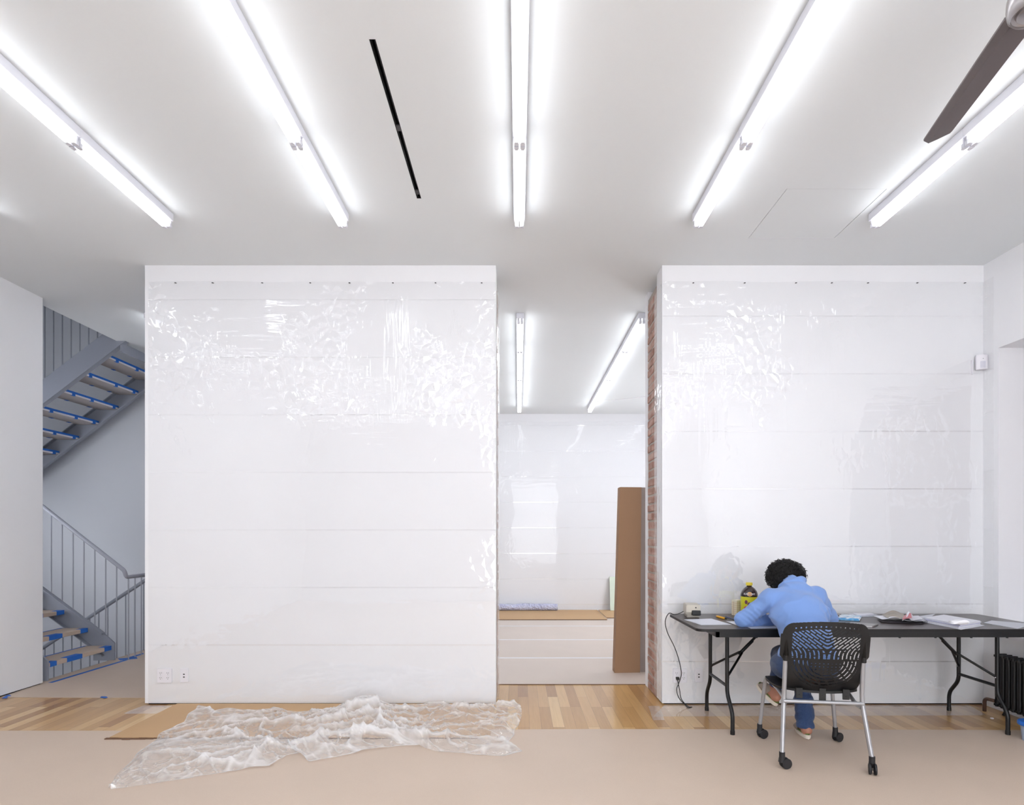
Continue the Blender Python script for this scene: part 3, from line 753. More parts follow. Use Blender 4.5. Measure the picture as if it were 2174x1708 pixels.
for i, y in enumerate((6.46, 6.57, 6.68, 6.79, 6.90)):
    baluster(gd, -4.275, y, .0, .905)
MB().tube([(-4.275, 6.93, .885), (-4.40, 6.95, .83), (-6.6, 6.95, .83-2.2*.66)], .021, 12).build('handrail', M_steelgrey, gd, smooth=True)
for i in range(17):
    x = -4.42-.106*i; baluster(gd, x, 6.95, .83-(-4.40-x)*.66-1.05, .83-(-4.40-x)*.66-.005, mat=M_steelgrey)
us = empty('staircase', (-4.6, 7.1, 3.4), label='upper grey steel stair flight seen from below, rising right behind the ceiling edge', cat='staircase')
zu = lambda x: 6.88+.76*x
stringer(us, 6.60, -7.0, -4.3, zu, .27, side=-1, fl=.06); stringer(us, 7.63, -7.0, -4.3, zu, .27, side=1, fl=.06)
M_under = mat_board('wrapped_tread_underside', (176, 168, 164), (190, 184, 182), .6)
for k in range(-1, 10):
    xe, ze = -4.655-.255*k, 3.37-.194*k
    tr = MB().box((xe-.27, 6.66, ze), (xe, 7.62, ze+.045), bev=.004).build('tread', M_under, us, label='paper wrapped underside of a tread')
    q = MB().box((xe-.004, 6.67, ze+.022), (xe+.002, 7.61, ze+.047)); q.build('tape', M_tape, tr)
    q = MB()
    rnd = random.Random(k+20)
    for y in (6.72+.1*rnd.random(), 7.1+.1*rnd.random(), 7.5): q.box((xe-.02, y, ze-.002), (xe+.003, y+.05, ze+.047))
    for y in (7.05+.1*rnd.random(), 7.42): q.box((xe-.275, y, ze-.003), (xe-.245, y+.05, ze+.03))
    q.build('tape', M_tape, tr)
    MB().box((xe-.002, 6.68, ze+.003), (xe+.0015, 7.6, ze+.022)).build('paper_edge', M_white, tr)
for i in range(26):
    x = -4.42-.0985*i; baluster(us, x, 6.60, zu(x)+.265, zu(x)+1.25, mat=M_steelgrey)
MB().tube([(-7.0, 6.6, zu(-7)+1.25), (-4.42, 6.6, zu(-4.42)+1.25)], .021, 12).build('handrail', M_steelgrey, us, smooth=True)
MB().box((-4.46, 6.6, 3.42), (-4.44, 7.6, 3.52)).build('landing_edge', M_steelgrey, us)

# ------------------------------------------------------------------ rear room objects
cb = empty('cardboard_box', (1.07, 5.9, .006), label='tall flattened brown carton standing against the wall beyond the doorway', cat='cardboard')
zb0, zt0 = .0065, 1.835
def quadprism(pa, pb, za, zb_, mat, name, par, **k):
    """pa: bottom footprint, pb: top footprint"""
    t = bmesh.new(); a = [t.verts.new((x, y, za)) for x, y in pa]; b = [t.verts.new((x, y, zb_)) for x, y in pb]; n = len(pa)
    t.faces.new(a[::-1]); t.faces.new(b)
    for i in range(n): t.faces.new((a[i], a[(i+1) % n], b[(i+1) % n], b[i]))
    m = MB(); m._add(t); return m.build(name, mat, par, **k)
quadprism([(.950, 5.80), (1.205, 5.82), (1.205, 5.95), (.950, 5.93)], [(1.000, 5.78), (1.215, 5.80), (1.215, 5.93), (1.000, 5.91)], zb0, zt0, M_carddark, 'front_panel', cb)
quadprism([(1.207, 5.84), (1.32, 5.86), (1.32, 5.96), (1.207, 5.95)], [(1.217, 5.82), (1.34, 5.84), (1.34, 5.94), (1.217, 5.93)], zb0, zt0, mat_board('greyed_carton_board', (150, 136, 128), (166, 152, 146), .6), 'side_panel', cb)
t = bmesh.new()
Vt, F = sheet('w', (1.10, 5.775, .05), (.12, -.25, 0), (0, 0, 1.75), 12, 60, lambda u, v: np.stack([.03*(vnoise(v*7, u*2, 4)-.5)*u, u*0, u*0], -1), None)
# bubble wrap roll
b = MB(); b.tube([(-.7+.2*i, 10.48, .085) for i in range(8)], .062, 26)
t = NT('bluish_plastic_wrap'); nz = t.n('ShaderNodeTexVoronoi', {'Vector': t.pos(), 'Scale': 38}).outputs['Distance']; n2 = t.noise(t.pos(), 14, 3)
bs = t.bsdf(Base_Color=t.mixc(n2, srgb(176, 180, 222), srgb(226, 228, 244)), Roughness=.22, Coat_Weight=.5); t.set(bs, 'Normal', t.bump(t.math('ADD', nz, n2), .9, .02)); M_bubble = t.done(bs)
for v in b.bm.verts:
    k_ = 1+.25*(vnoise(v.co.x*9, v.co.z*9+v.co.y*7, 3)-.5)
    v.co.y = 10.48+(v.co.y-10.48)*k_; v.co.z = .018+max(0, (v.co.z-.023)*k_)
bw = b.build('plastic_wrap_roll', M_bubble, smooth=True, label='crinkled bluish plastic wrap roll lying along the far wall', cat='plastic wrap')
gp = MB(); gp.box((1.64, 0, 0), (2.1, .012, .60)); bmesh.ops.transform(gp.bm, matrix=Matrix.Translation((0, 10.47, .0185)) @ Matrix.Rotation(R(-9), 4, 'X'), verts=gp.bm.verts)
gp.build('foam_board', M_green, label='pale green panel leaning on the far wall behind the carton', cat='panel')

# ------------------------------------------------------------------ folding table
TX0, TX1, TY0, TY1, TZ = 1.198, 3.638, 3.925, 4.685, .74
tb = empty('folding_table', ((TX0+TX1)/2, 4.3, 0), label='long dark-topped folding table with black steel wishbone legs', cat='table')
MB().prism(rrect(TX0, TY0, TX1, TY1, .05, 8), TZ-.019, TZ, bev=.002).build('tabletop', M_top, tb)
MB().prism(rrect(TX0-.0015, TY0-.0015, TX1+.0015, TY1+.0015, .0515, 8), TZ-.0185, TZ-.002).build('edge_banding', M_blackplastic, tb)
ap = MB().box((TX0+.13, TY0+.015, TZ-.058), (TX1-.13, TY0+.035, TZ-.019)).box((TX0+.13, TY1-.035, TZ-.058), (TX1-.13, TY1-.015, TZ-.019)).box((TX0+.13, TY0+.015, TZ-.058), (TX0+.15, TY1-.015, TZ-.019)).box((TX1-.15, TY0+.015, TZ-.058), (TX1-.13, TY1-.015, TZ-.019))
ap.build('apron', M_black, tb)
for x in (1.60, 2.05, 2.3, 2.56, 2.80, 3.04, 3.28, 3.50):
    MB().tube([(x, TY0+.025, TZ-.057), (x, TY0+.025, TZ-.064)], .007, 10).build('apron_bolt', M_blackplastic, tb)
for sx, X0 in ((1, 1.462), (-1, 3.352)):
    for s in (-1, 1):
        yu, yf = 4.30+s*.18, 4.30+s*.275
        MB().tube(rounded([(X0, yu, TZ-.03), (X0, yu, .26), (X0+.004*sx, yf, .145), (X0+.004*sx, yf, .012)], .045, 6), .0135, 14).tube([(X0+.004*sx, yf, .0035), (X0+.004*sx, yf, .03)], .0155, 14).build('leg', M_black, tb, smooth=True, auto=45)
        MB().tube([(X0, yu, .37), (X0+sx*.165, 4.30+s*.02, .51)], .0085, 10).build('brace', M_black, tb, smooth=True, auto=45)
        MB().ball((X0+sx*.0135, yu, .37), .007, 1).build('rivet', M_chrome, tb)
    MB().tube([(X0, 4.12, .31), (X0, 4.48, .31)], .011, 12).build('crossbar', M_black, tb, smooth=True, auto=45)
    MB().tube([(X0+sx*.15, 4.30, .495), (X0+sx*.355, 4.30, TZ-.03)], .0095, 10).tube([(X0+sx*.15, 4.30, .495), (X0+sx*.25, 4.30, .596)], .0125, 10).build('brace_arm', M_black, tb, smooth=True, auto=45)
    MB().tube([(X0, 4.12, TZ-.04), (X0, 4.48, TZ-.04)], .012, 12).build('pivot_bar', M_black, tb, smooth=True, auto=45)

# ------------------------------------------------------------------ things on the table
def tab(px, py, z=TZ):
    Y = (H-z)*FPX/(py-CY); return ((px-CX)*Y/FPX, Y)
def paper(pts, label, mat=None, z=TZ+.0005, th=.0008, name='paper_sheet', cat='paper', curl=0):
    P = [np.array(p) for p in pts]; n = 14
    uu, vv = np.meshgrid(np.linspace(0, 1, n), np.linspace(0, 1, n), indexing='ij')
    XY = (1-uu)[..., None]*(1-vv)[..., None]*P[0]+uu[..., None]*(1-vv)[..., None]*P[1]+uu[..., None]*vv[..., None]*P[2]+(1-uu)[..., None]*vv[..., None]*P[3]
    Z = z+curl*(np.abs(uu-.5)*2)**3*(.4+vv)
    top = np.concatenate([XY, (Z+th)[..., None]], -1).reshape(-1, 3); bot = np.concatenate([XY, Z[..., None]], -1).reshape(-1, 3)
    i = (np.arange(n-1)[:, None]*n+np.arange(n-1)[None, :]); F = np.stack([i, i+n, i+n+1, i+1], -1).reshape(-1, 4)
    N = n*n; Fb = F[:, ::-1]+N
    ring = [k*n for k in range(n)]+[(n-1)*n+k for k in range(1, n)]+[k*n+n-1 for k in range(n-2, -1, -1)]+[k for k in range(n-2, 0, -1)]
    side = [(ring[k], ring[(k+1) % len(ring)], ring[(k+1) % len(ring)]+N, ring[k]+N) for k in range(len(ring))]
    V = np.vstack([top, bot]); o = V.mean(0); o[2] = z
    return np_mesh(name, V, np.vstack([F, Fb, np.array(side)]), mat or M_paper, org=tuple(o), smooth=False, label=label, cat=cat)
M_drawing = None
t = NT('paper_with_faint_drawing'); nn = t.noise(t.pos(), 22, 4, .6, 1.5)
lin = t.ramp(nn, [(.49, (1, 1, 1)), (.5, (.82, .82, .84)), (.51, (1, 1, 1))]); M_drawing = t.done(t.bsdf(Base_Color=t.mixc(1.0, srgb(222, 224, 234), lin, 'MULTIPLY'), Roughness=.5))
paper([tab(1451.6, 1314.8), tab(1489, 1326.6), tab(1554, 1325.8), tab(1511, 1312.8)], 'white drawing sheet on the left end of the table', M_drawing)
paper([tab(1541, 1319), tab(1566, 1328), tab(1600, 1327), tab(1575, 1318.5)], 'paper sheet tucked under the left elbow', M_paper, z=TZ+.0015)
paper([tab(1582, 1328.5), tab(1594, 1335), tab(1690, 1333), tab(1672, 1322)], 'grey paper sheet under the left forearm at the table edge', M_sheet2, z=TZ+.0028)
paper([tab(1615, 1308), tab(1622, 1313), tab(1665, 1312), tab(1655, 1306.5)], 'white paper in front of the seated person, behind the forearm', M_paper, z=TZ+.0006, curl=.006)
# utility knife and pen
a, b_ = tab(1521, 1310.2), tab(1539.5, 1315)
a3, b3 = Vector((*a, TZ+.009)), Vector((*b_, TZ+.009))
kn = empty('utility_knife', (a3.x, a3.y, TZ), label='small orange-yellow marker-like cutter lying on the table', cat='pen')
MB().tube([a3, a3.lerp(b3, .12), a3.lerp(b3, .85), b3], [.005, .0085, .0085, .006], 10).build('handle', basic('orange_yellow_plastic', (240, 176, 40), .4), kn, smooth=True)
MB().tube([b3, b3+(b3-a3).normalized()*.022], [.006, .003], 8).build('tip', M_blackplastic, kn, smooth=True)
a3, b3 = Vector((*tab(1541, 1310.5), TZ+.0055)), Vector((*tab(1560.5, 1316), TZ+.0055))
pn = empty('pen', (a3.x, a3.y, TZ), label='thin dark blue pen lying right of the orange cutter', cat='pen')
MB().tube([a3, b3], .0045, 10).build('barrel', basic('dark_blue_plastic', (40, 60, 120), .35), pn, smooth=True, auto=40)
MB().tube([b3, b3+(b3-a3).normalized()*.016], [.005, .004], 10).build('cap', M_blackplastic, pn, smooth=True, auto=40)
# electric pencil sharpener
sx0, sx1, sy0, sy1 = 1.275, 1.400, 4.44, 4.62
sh = empty('pencil_sharpener', (1.335, 4.53, TZ), label='beige electric pencil sharpener with black front on the left table end', cat='pencil sharpener')
M_beige = basic('beige_abs_plastic', (198, 190, 176), .45)
Mr = Matrix.Translation((1.335, 4.53, TZ)) @ Matrix.Rotation(R(-8), 4, 'Z')
m = MB(); m.prism([(-.085, .022), (.075, .022), (.088, .045), (.085, .097), (-.075, .097), (-.090, .06)], -.052, .052, Mr @ Matrix.Rotation(R(90), 4, 'Z') @ Matrix.Rotation(R(90), 4, 'X') @ Matrix.Diagonal((-1, 1, 1, 1)), bev=.004); m.build('body', M_beige, sh)
m = MB(); m.box((-.046, -.075, .001), (.046, .07, .024), Mr, bev=.003); m.build('base', basic('grey_beige_base', (160, 152, 142), .5), sh)
m = MB(); m.box((-.012, -.103, .020), (.053, -.040, .058), Mr, bev=.006); m.build('shavings_drawer', M_blackplastic, sh)
m = MB(); m.tube([(.018, -.080, .078), (.018, -.0905, .078)], .005, 12, M=Mr); m.build('pencil_hole', M_blackplastic, sh)
for q in ((-.035, -.06), (.035, -.06), (-.035, .06), (.035, .06)):
    pass
# power cord
k = YW/FPX
def wp(px, py, Y): return ((px-CX)*Y/FPX, Y, H-(py-CY)*Y/FPX)
cord = catmull([(1.30, 4.61, TZ+.03), (1.255, 4.60, TZ+.012), (1.215, 4.585, TZ+.0065), wp(1420, 1301.5, 4.56), wp(1412.5, 1318, 4.58), wp(1417, 1342, 4.62), wp(1432, 1373, 4.66), wp(1442, 1403, 4.69), wp(1446.5, 1430, 4.695), wp(1441, 1450, 4.70), wp(1436.5, 1463, 4.70), wp(1441, 1480, 4.69), wp(1453, 1494, 4.67), (1.34, 4.64, .006), (1.375, 4.66, .006), wp(1461, 1499, 4.67), wp(1447, 1484, 4.69), wp(1443, 1465, 4.70), wp(1440, 1450, 4.70), wp(1438, 1440, 4.715)], 8)
cd_ = empty('power_cord', (1.3, 4.66, 0), label='thin black power cord running from the sharpener down to the outlet', cat='cord')
MB().tube(cord, .0032, 8).build('cable', M_cord, cd_, smooth=True)
x_, y_, z_ = wp(1436.5, 1437.5, YW)
MB().box((x_-.012, YW-.045, z_-.010), (x_+.012, YW-.0155, z_+.010), bev=.003).build('plug', M_cord, cd_)
# juice bottle
bc = (1.766, 4.50)
bt = empty('juice_bottle', (bc[0], bc[1], TZ), label='brown juice bottle with yellow cap and yellow plum label', cat='bottle')
t = NT('dark_juice_plastic'); M_juice = t.done(t.bsdf(Base_Color=srgb(44, 18, 20), Roughness=.12, Coat_Weight=.6))
zz = TZ+.0005
MB().lathe([(0, 0), (.050, 0), (.057, .008), (.060, .022), (.0605, .155), (.0625, .162), (.062, .178), (.056, .197), (.042, .217), (.027, .229), (.019, .234), (.019, .242), (0, .242)], (bc[0], bc[1], zz), 40).build('bottle_body', M_juice, bt, smooth=True, auto=40)
MB().lathe([(0, .241), (.0235, .241), (.0245, .2425), (.0245, .260), (.0225, .263), (0, .263)], (bc[0], bc[1], zz), 30).build('cap', basic('yellow_cap_plastic', (238, 216, 70), .4), bt, smooth=True, auto=35)
M_lab = basic('lime_yellow_label', (222, 218, 40), .4, var=.08, scale=15)
lb = MB().lathe([(.0607, .018), (.0613, .020), (.0615, .155), (.061, .157)], (bc[0], bc[1], zz), 40).build('label', M_lab, bt, smooth=True)
ang0 = math.atan2(-bc[1], -bc[0])                # towards the viewer
def on_bottle(name, shape_fn, mat, par, rad, zc, tilt=0):
    """wrap a flat mesh (x along the girth, y up) onto the bottle"""
    m = MB(); shape_fn(m)
    for v in m.bm.verts:
        x, y, z = v.co; a = ang0+x/rad; rr = rad+z-tilt*max(0, y-.178)
        v.co = (bc[0]+rr*math.cos(a), bc[1]+rr*math.sin(a), zz+zc+y)
    bmesh.ops.recalc_face_normals(m.bm, faces=list(m.bm.faces)); return m.build(name, mat, par)
def disc(cx, cy, rx, ry, th=.0006, n=24):
    def f(m):
        t = bmesh.new(); b0 = [t.verts.new((cx+rx*math.cos(2*math.pi*k/n), cy+ry*math.sin(2*math.pi*k/n), 0)) for k in range(n)]
        b1 = [t.verts.new((v.co.x, v.co.y, th)) for v in b0]; t.faces.new(b1)
        for k in range(n): t.faces.new((b0[k], b0[(k+1) % n], b1[(k+1) % n], b1[k]))
        m._add(t)
    return f
M_plum = basic('plum_print', (120, 66, 84), .45, var=.2, scale=60)
for cx_, cy_, rx, ry in ((-.022, .118, .011, .015), (.0, .103, .0125, .0145), (.012, .095, .010, .012), (-.026, .066, .013, .020)):
    on_bottle('plum_print', disc(cx_, cy_, rx, ry, .0006+.0002*(cy_ < .1)), M_plum if cy_ > .07 else basic('pink_plum_print', (206, 84, 120), .45), lb, .0616, 0)
on_bottle('leaf_print', disc(-.006, .082, .010, .006, .0009), basic('green_leaf_print', (140, 196, 90), .5), lb, .0616, 0)
on_bottle('leaf_print', disc(-.034, .030, .010, .010, .0009), basic('pale_leaf_print', (150, 200, 150), .5), lb, .0616, 0)
on_bottle('logo_sun', disc(.004, .179, .020, .0165, .0006), basic('cream_logo_ring', (246, 232, 196), .4), bt, .0630, 0, .30)
on_bottle('logo_sun', disc(.004, .179, .017, .0138, .0011), basic('orange_logo_sun', (244, 170, 60), .4), bt, .0630, 0, .30)
def text_mesh(body, size, ext=.0006):
    c = bpy.data.curves.new('txt', 'FONT'); c.body = body; c.size = size; c.extrude = ext; c.align_x = 'CENTER'; c.align_y = 'CENTER'; c.offset = size*.018
    o = bpy.data.objects.new('txt', c); COL.objects.link(o)
    dg = bpy.context.evaluated_depsgraph_get(); me = bpy.data.meshes.new_from_object(o.evaluated_get(dg)); bpy.data.objects.remove(o); return me
def tf(body, size, cx, cy, z):
    def f(m):
        me = text_mesh(body, size); n0 = len(m.bm.verts); m.bm.from_mesh(me); m.bm.verts.ensure_lookup_table()
        bmesh.ops.triangulate(m.bm, faces=list(m.bm.faces))
        for v in m.bm.verts: v.co.x += cx; v.co.y += cy; v.co.z += z
    return f
on_bottle('logo_lettering', tf('SUNSWEET', .0165, .002, .179, .0036), M_white, bt, .0630, 0, .30)
# cream box behind the bottle
cbx = empty('card_box', (1.70, 4.615, TZ), rz=0, label='small cream box with faint grid lines, behind the juice bottle', cat='box')
t = NT('cream_gridded_card'); br = t.n('ShaderNodeTexBrick', {'Vector': t.pos(rot=(R(90), 0, 0)), 'Color1': srgb(234, 222, 192), 'Color2': srgb(238, 226, 198), 'Mortar': srgb(214, 190, 160), 'Scale': 1, 'Mortar Size': .0012, 'Brick Width': .02, 'Row Height': .016}); br.offset = 0
M_cream = t.done(t.bsdf(Base_Color=br.outputs[0], Roughness=.6))
Mx = Matrix.Translation((1.725, 4.60, TZ+.0005)) @ Matrix.Rotation(R(18), 4, 'Z')
MB().box((-.045, -.03, 0), (.045, .03, .118), Mx, bev=.001).build('carton', M_cream, cbx)
MB().box((-.046, -.031, .108), (.046, .031, .120), Mx, bev=.001).build('lid', basic('cream_lid', (240, 232, 210), .6), cbx)
# right hand clutter
tray = empty('plastic_tray', (*tab(1833, 1305), TZ), label='clear grey plastic folder at the back of the table behind the chair', cat='folder')
M_clear = mat_film('clear_folder_plastic', 1, 0, spec=.1, haze=.35, crink=.4, horiz=False, shift=2.2)
P = [tab(1800, 1304), tab(1816, 1310), tab(1868, 1308.5), tab(1856, 1303)]
MB().prism(P, TZ+.001, TZ+.007).build('folder_sheet', basic('translucent_grey_plastic', (196, 198, 208), .2, var=.05), tray)
c_ = Vector((*tab(1835, 1306), 0))
MB().prism([(c_.x+(p[0]-c_.x)*.7, c_.y+(p[1]-c_.y)*.6) for p in P], TZ+.0072, TZ+.016, bev=.002).build('clip_strip', basic('pale_grey_plastic', (214, 214, 224), .25), tray)
pm = tab(1778, 1309)
for i, (px_, col, lab) in enumerate(((1776, (30, 30, 34), 'black'), (1781, (235, 235, 238), 'white'))):
    q = Vector((*tab(px_, 1308), TZ+.0065)); mk = empty('marker', (q.x, q.y, TZ), label='%s marker pen lying beside the blue pouch' % lab, cat='pen')
    MB().tube([q+Vector((-.03, .06, 0)), q+Vector((.015, -.035, 0))], .006, 10).build('barrel', basic(lab+'_marker', col, .4), mk, smooth=True, auto=40)
    MB().tube([q+Vector((-.03, .06, 0)), q+Vector((-.038, .077, 0))], .0055, 10).build('cap', M_blackplastic, mk, smooth=True, auto=40)
pouch = MB(); P = [tab(1786, 1307.5), tab(1775, 1316), tab(1826, 1318.5), tab(1829, 1311)]
t = NT('blue_and_white_pouch_film'); nz = t.noise(t.pos(), 14, 1, .4, .8); c = t.ramp(nz, [(.42, srgb(64, 158, 216)), (.47, srgb(120, 190, 232)), (.52, srgb(232, 238, 246))]); c_n = t.bsdf(Base_Color=c, Roughness=.2, Coat_Weight=.5); t.set(c_n, 'Normal', t.bump(t.noise(t.pos(), 50, 2), .4, .01)); M_pouch = t.done(c_n)
pouch.prism(P, TZ+.001, TZ+.019, bev=.006); pouch.build('pouch', M_pouch, label='blue and white plastic pouch just behind the chair back', cat='pouch')
nb = empty('tablet', (*tab(1852, 1331), TZ), label='thin grey tablet lying at the table edge right of the chair', cat='tablet')
P = [tab(1806, 1322), tab(1800, 1329), tab(1852, 1331.5), tab(1865, 1327)]
MB().prism(P, TZ+.0005, TZ+.010, bev=.002).build('case', basic('grey_metal_case', (150, 146, 146), .35, metal=.4), nb)
# magazine pile: loose curled pages
mg = empty('magazine', (*tab(1905, 1316), TZ), label='open glossy magazine with curled pages in the middle of the right half', cat='magazine')
def page(name, pts, z0, fn, mat, th=.0012, **k):
    P = [np.array(p) for p in pts]; n = 24
    uu, vv = np.meshgrid(np.linspace(0, 1, n), np.linspace(0, 1, n), indexing='ij')
    XY = (1-uu)[..., None]*(1-vv)[..., None]*P[0]+uu[..., None]*(1-vv)[..., None]*P[1]+uu[..., None]*vv[..., None]*P[2]+(1-uu)[..., None]*vv[..., None]*P[3]
    Z = z0+fn(uu, vv); top = np.concatenate([XY, (Z+th)[..., None]], -1).reshape(-1, 3); bot = np.concatenate([XY, Z[..., None]], -1).reshape(-1, 3)
    i = (np.arange(n-1)[:, None]*n+np.arange(n-1)[None, :]); F = np.stack([i, i+n, i+n+1, i+1], -1).reshape(-1, 4); N = n*n
    ring = [k_*n for k_ in range(n)]+[(n-1)*n+k_ for k_ in range(1, n)]+[k_*n+n-1 for k_ in range(n-2, -1, -1)]+[k_ for k_ in range(n-2, 0, -1)]
    side = [(ring[q], ring[(q+1) % len(ring)], ring[(q+1) % len(ring)]+N, ring[q]+N) for q in range(len(ring))]
    return np_mesh(name, np.vstack([top, bot]), np.vstack([F, F[:, ::-1]+N, np.array(side)]), mat, mg, smooth=True, **k)
page('back_cover', [tab(1862, 1316), tab(1875, 1322), tab(1962, 1325), tab(1955, 1316)], TZ+.001, lambda u, v: .004+0*u, basic('dark_magazine_print', (70, 64, 70), .3, var=.5, scale=25))
page('page_spread', [tab(1855, 1311.5), tab(1872, 1320), tab(1960, 1325), tab(1950, 1313)], TZ+.007, lambda u, v: .008+.02*np.sin(np.pi*v*1.5)**2*(.4+.6*u)+.004*u, M_paper)
page('photo_page', [tab(1872, 1313), tab(1884, 1320), tab(1926, 1321), tab(1918, 1311)], TZ+.026, lambda u, v: .028*(1-u)*np.sin(np.pi*np.clip(v*1.0, 0, 1))**1.5+.004, basic('magazine_photo_print', (150, 138, 122), .3, var=.5, scale=28), label='page with a brown photograph')
page('curled_page', [tab(1922, 1314), tab(1915, 1324), tab(1975, 1322), tab(1965, 1313)], TZ+.012, lambda u, v: .042*np.exp(-((v-.18)/.16)**2)*(.55+.45*(1-u))+.003, M_paper)
page('red_print', [tab(1917, 1317), tab(1916, 1324), tab(1936, 1324.5), tab(1934, 1316)], TZ+.030, lambda u, v: .022*np.sin(np.pi*v/2)*(1-.4*u), basic('red_print', (196, 70, 84), .3, var=.3, scale=30), label='red printed patch')
page('page_spread', [tab(1950, 1312), tab(1948, 1318), tab(1978, 1316), tab(1986, 1309.5)], TZ+.012, lambda u, v: .012*v+.002, M_sheet2)
# binder stack
bd = empty('ring_binder', (*tab(2020, 1325), TZ), label='open white binder stacked thick with loose white papers', cat='binder')
P = [tab(1958, 1320), tab(2040, 1336.5), tab(2090, 1328), tab(2003, 1312.5)]
MB().prism(P, TZ+.0008, TZ+.004).build('cover', M_paper, bd)
def inset(P, f, s, dx=0, dy=0):
    c = [sum(p[i] for p in P)/4 for i in (0, 1)]; return [(c[0]+(p[0]-c[0])*f+dx, c[1]+(p[1]-c[1])*f+dy) for p in P]
rnd = random.Random(8)
M_edge = basic('paper_stack_side', (196, 196, 222), .7, var=.06, scale=400)
for k_ in range(5):
    Q = inset(P, .93-.01*k_, 1, rnd.uniform(-.006, .004), rnd.uniform(-.004, .004)+.005)
    MB().prism(Q, TZ+.0045+.006*k_, TZ+.0098+.006*k_).build('paper_stack', M_paper if k_ != 2 else M_edge, bd)
for yy in (-.03, 0, .03):
    q = Vector((*tab(1963, 1322), TZ)); rr = [(q.x+.012*math.cos(a)+yy*.4, q.y+yy, TZ+.013+.012*math.sin(a)) for a in np.linspace(-.6, math.pi+.6, 12)]
    MB().tube(rr, .0015, 6).build('ring', M_chrome, bd, smooth=True)
ts = MB(); tq = Vector((*tab(2036, 1323, TZ+.035), 0))
ts.ball((tq.x, tq.y, TZ+.046), .05, 4, (1.3, .7, .42))
for v in ts.bm.verts:
    n_ = float(vnoise(v.co.x*40, v.co.y*40+v.co.z*60, 2))-.5; v.co.z = max(TZ+.0348, v.co.z+n_*.018); v.co.x += n_*.02; v.co.y += n_*.012
ts.build('tissue', basic('white_tissue', (240, 240, 244), .8, bump=.5), smooth=False, label='crumpled white tissue resting on top of the binder papers', cat='tissue')
paper([tab(2088, 1322), tab(2160, 1334.5), tab(2200, 1325), tab(2105, 1317)], 'large pale sheet hanging near the right end of the table', M_sheet2, th=.002)

# ------------------------------------------------------------------ radiator
rd = empty('radiator', (3.70, 4.2, 0), label='black cast iron column radiator under the right window', cat='radiator')
for i in range(17):
    y = 4.485-.0495*i
    m = MB()
    for x in (3.655, 3.700):
        m.tube([(x, y, .075), (x, y, .44)], .019, 10)
    m.prism(rrect(-.05, -.018, .05, .018, .016, 4), 0, .03, Matrix.Translation((3.678, y, .432)), bev=.008)
    m.prism(rrect(-.05, -.018, .05, .018, .016, 4), 0, .03, Matrix.Translation((3.678, y, .062)), bev=.008)
    m.box((3.66, y-.012, .09), (3.70, y+.012, .43))
    m.build('column', M_radiator, rd, smooth=True, auto=40)
MB().tube([(3.678, 4.50, .10), (3.678, 3.68, .10)], .02, 12).tube([(3.678, 4.50, .40), (3.678, 3.68, .40)], .02, 12).build('header_pipe', M_radiator, rd, smooth=True, auto=40)
for y in (4.44, 3.74):
    MB().lathe([(.02, 0.0035), (.024, .006), (.014, .03), (.012, .08)], (3.678, y, 0), 14).build('foot', M_radiator, rd, smooth=True)
rp = MB().tube(rounded([(3.62, 4.57, .0), (3.62, 4.57, .10), (3.64, 4.50, .10)], .03), .013, 10).build('supply_pipe', basic('rusty_brown_pipe', (84, 58, 46), .6), rd, smooth=True)
tub = empty('plastic_tub', (3.395, 3.9, .003), label='small pale plastic tub with blue lid on the floor at the right edge', cat='tub')
MB().lathe([(0, .0035), (.048, .0035), (.058, .105), (0, .105)], (3.40, 3.9, 0), 30).build('tub_body', basic('pale_blue_plastic', (176, 190, 214), .35), tub, smooth=True, auto=40)
MB().lathe([(0, .1055), (.070, .1055), (.074, .110), (.074, .126), (.068, .132), (0, .133)], (3.40, 3.9, 0), 30).build('lid', basic('bright_blue_plastic', (44, 112, 208), .35), tub, smooth=True, auto=40)
MB().box((3.505, 4.36, .0022), (3.525, 4.375, .012), bev=.003).build('plaster_crumb', M_white, label='tiny white crumb on the wood near the radiator', cat='debris')

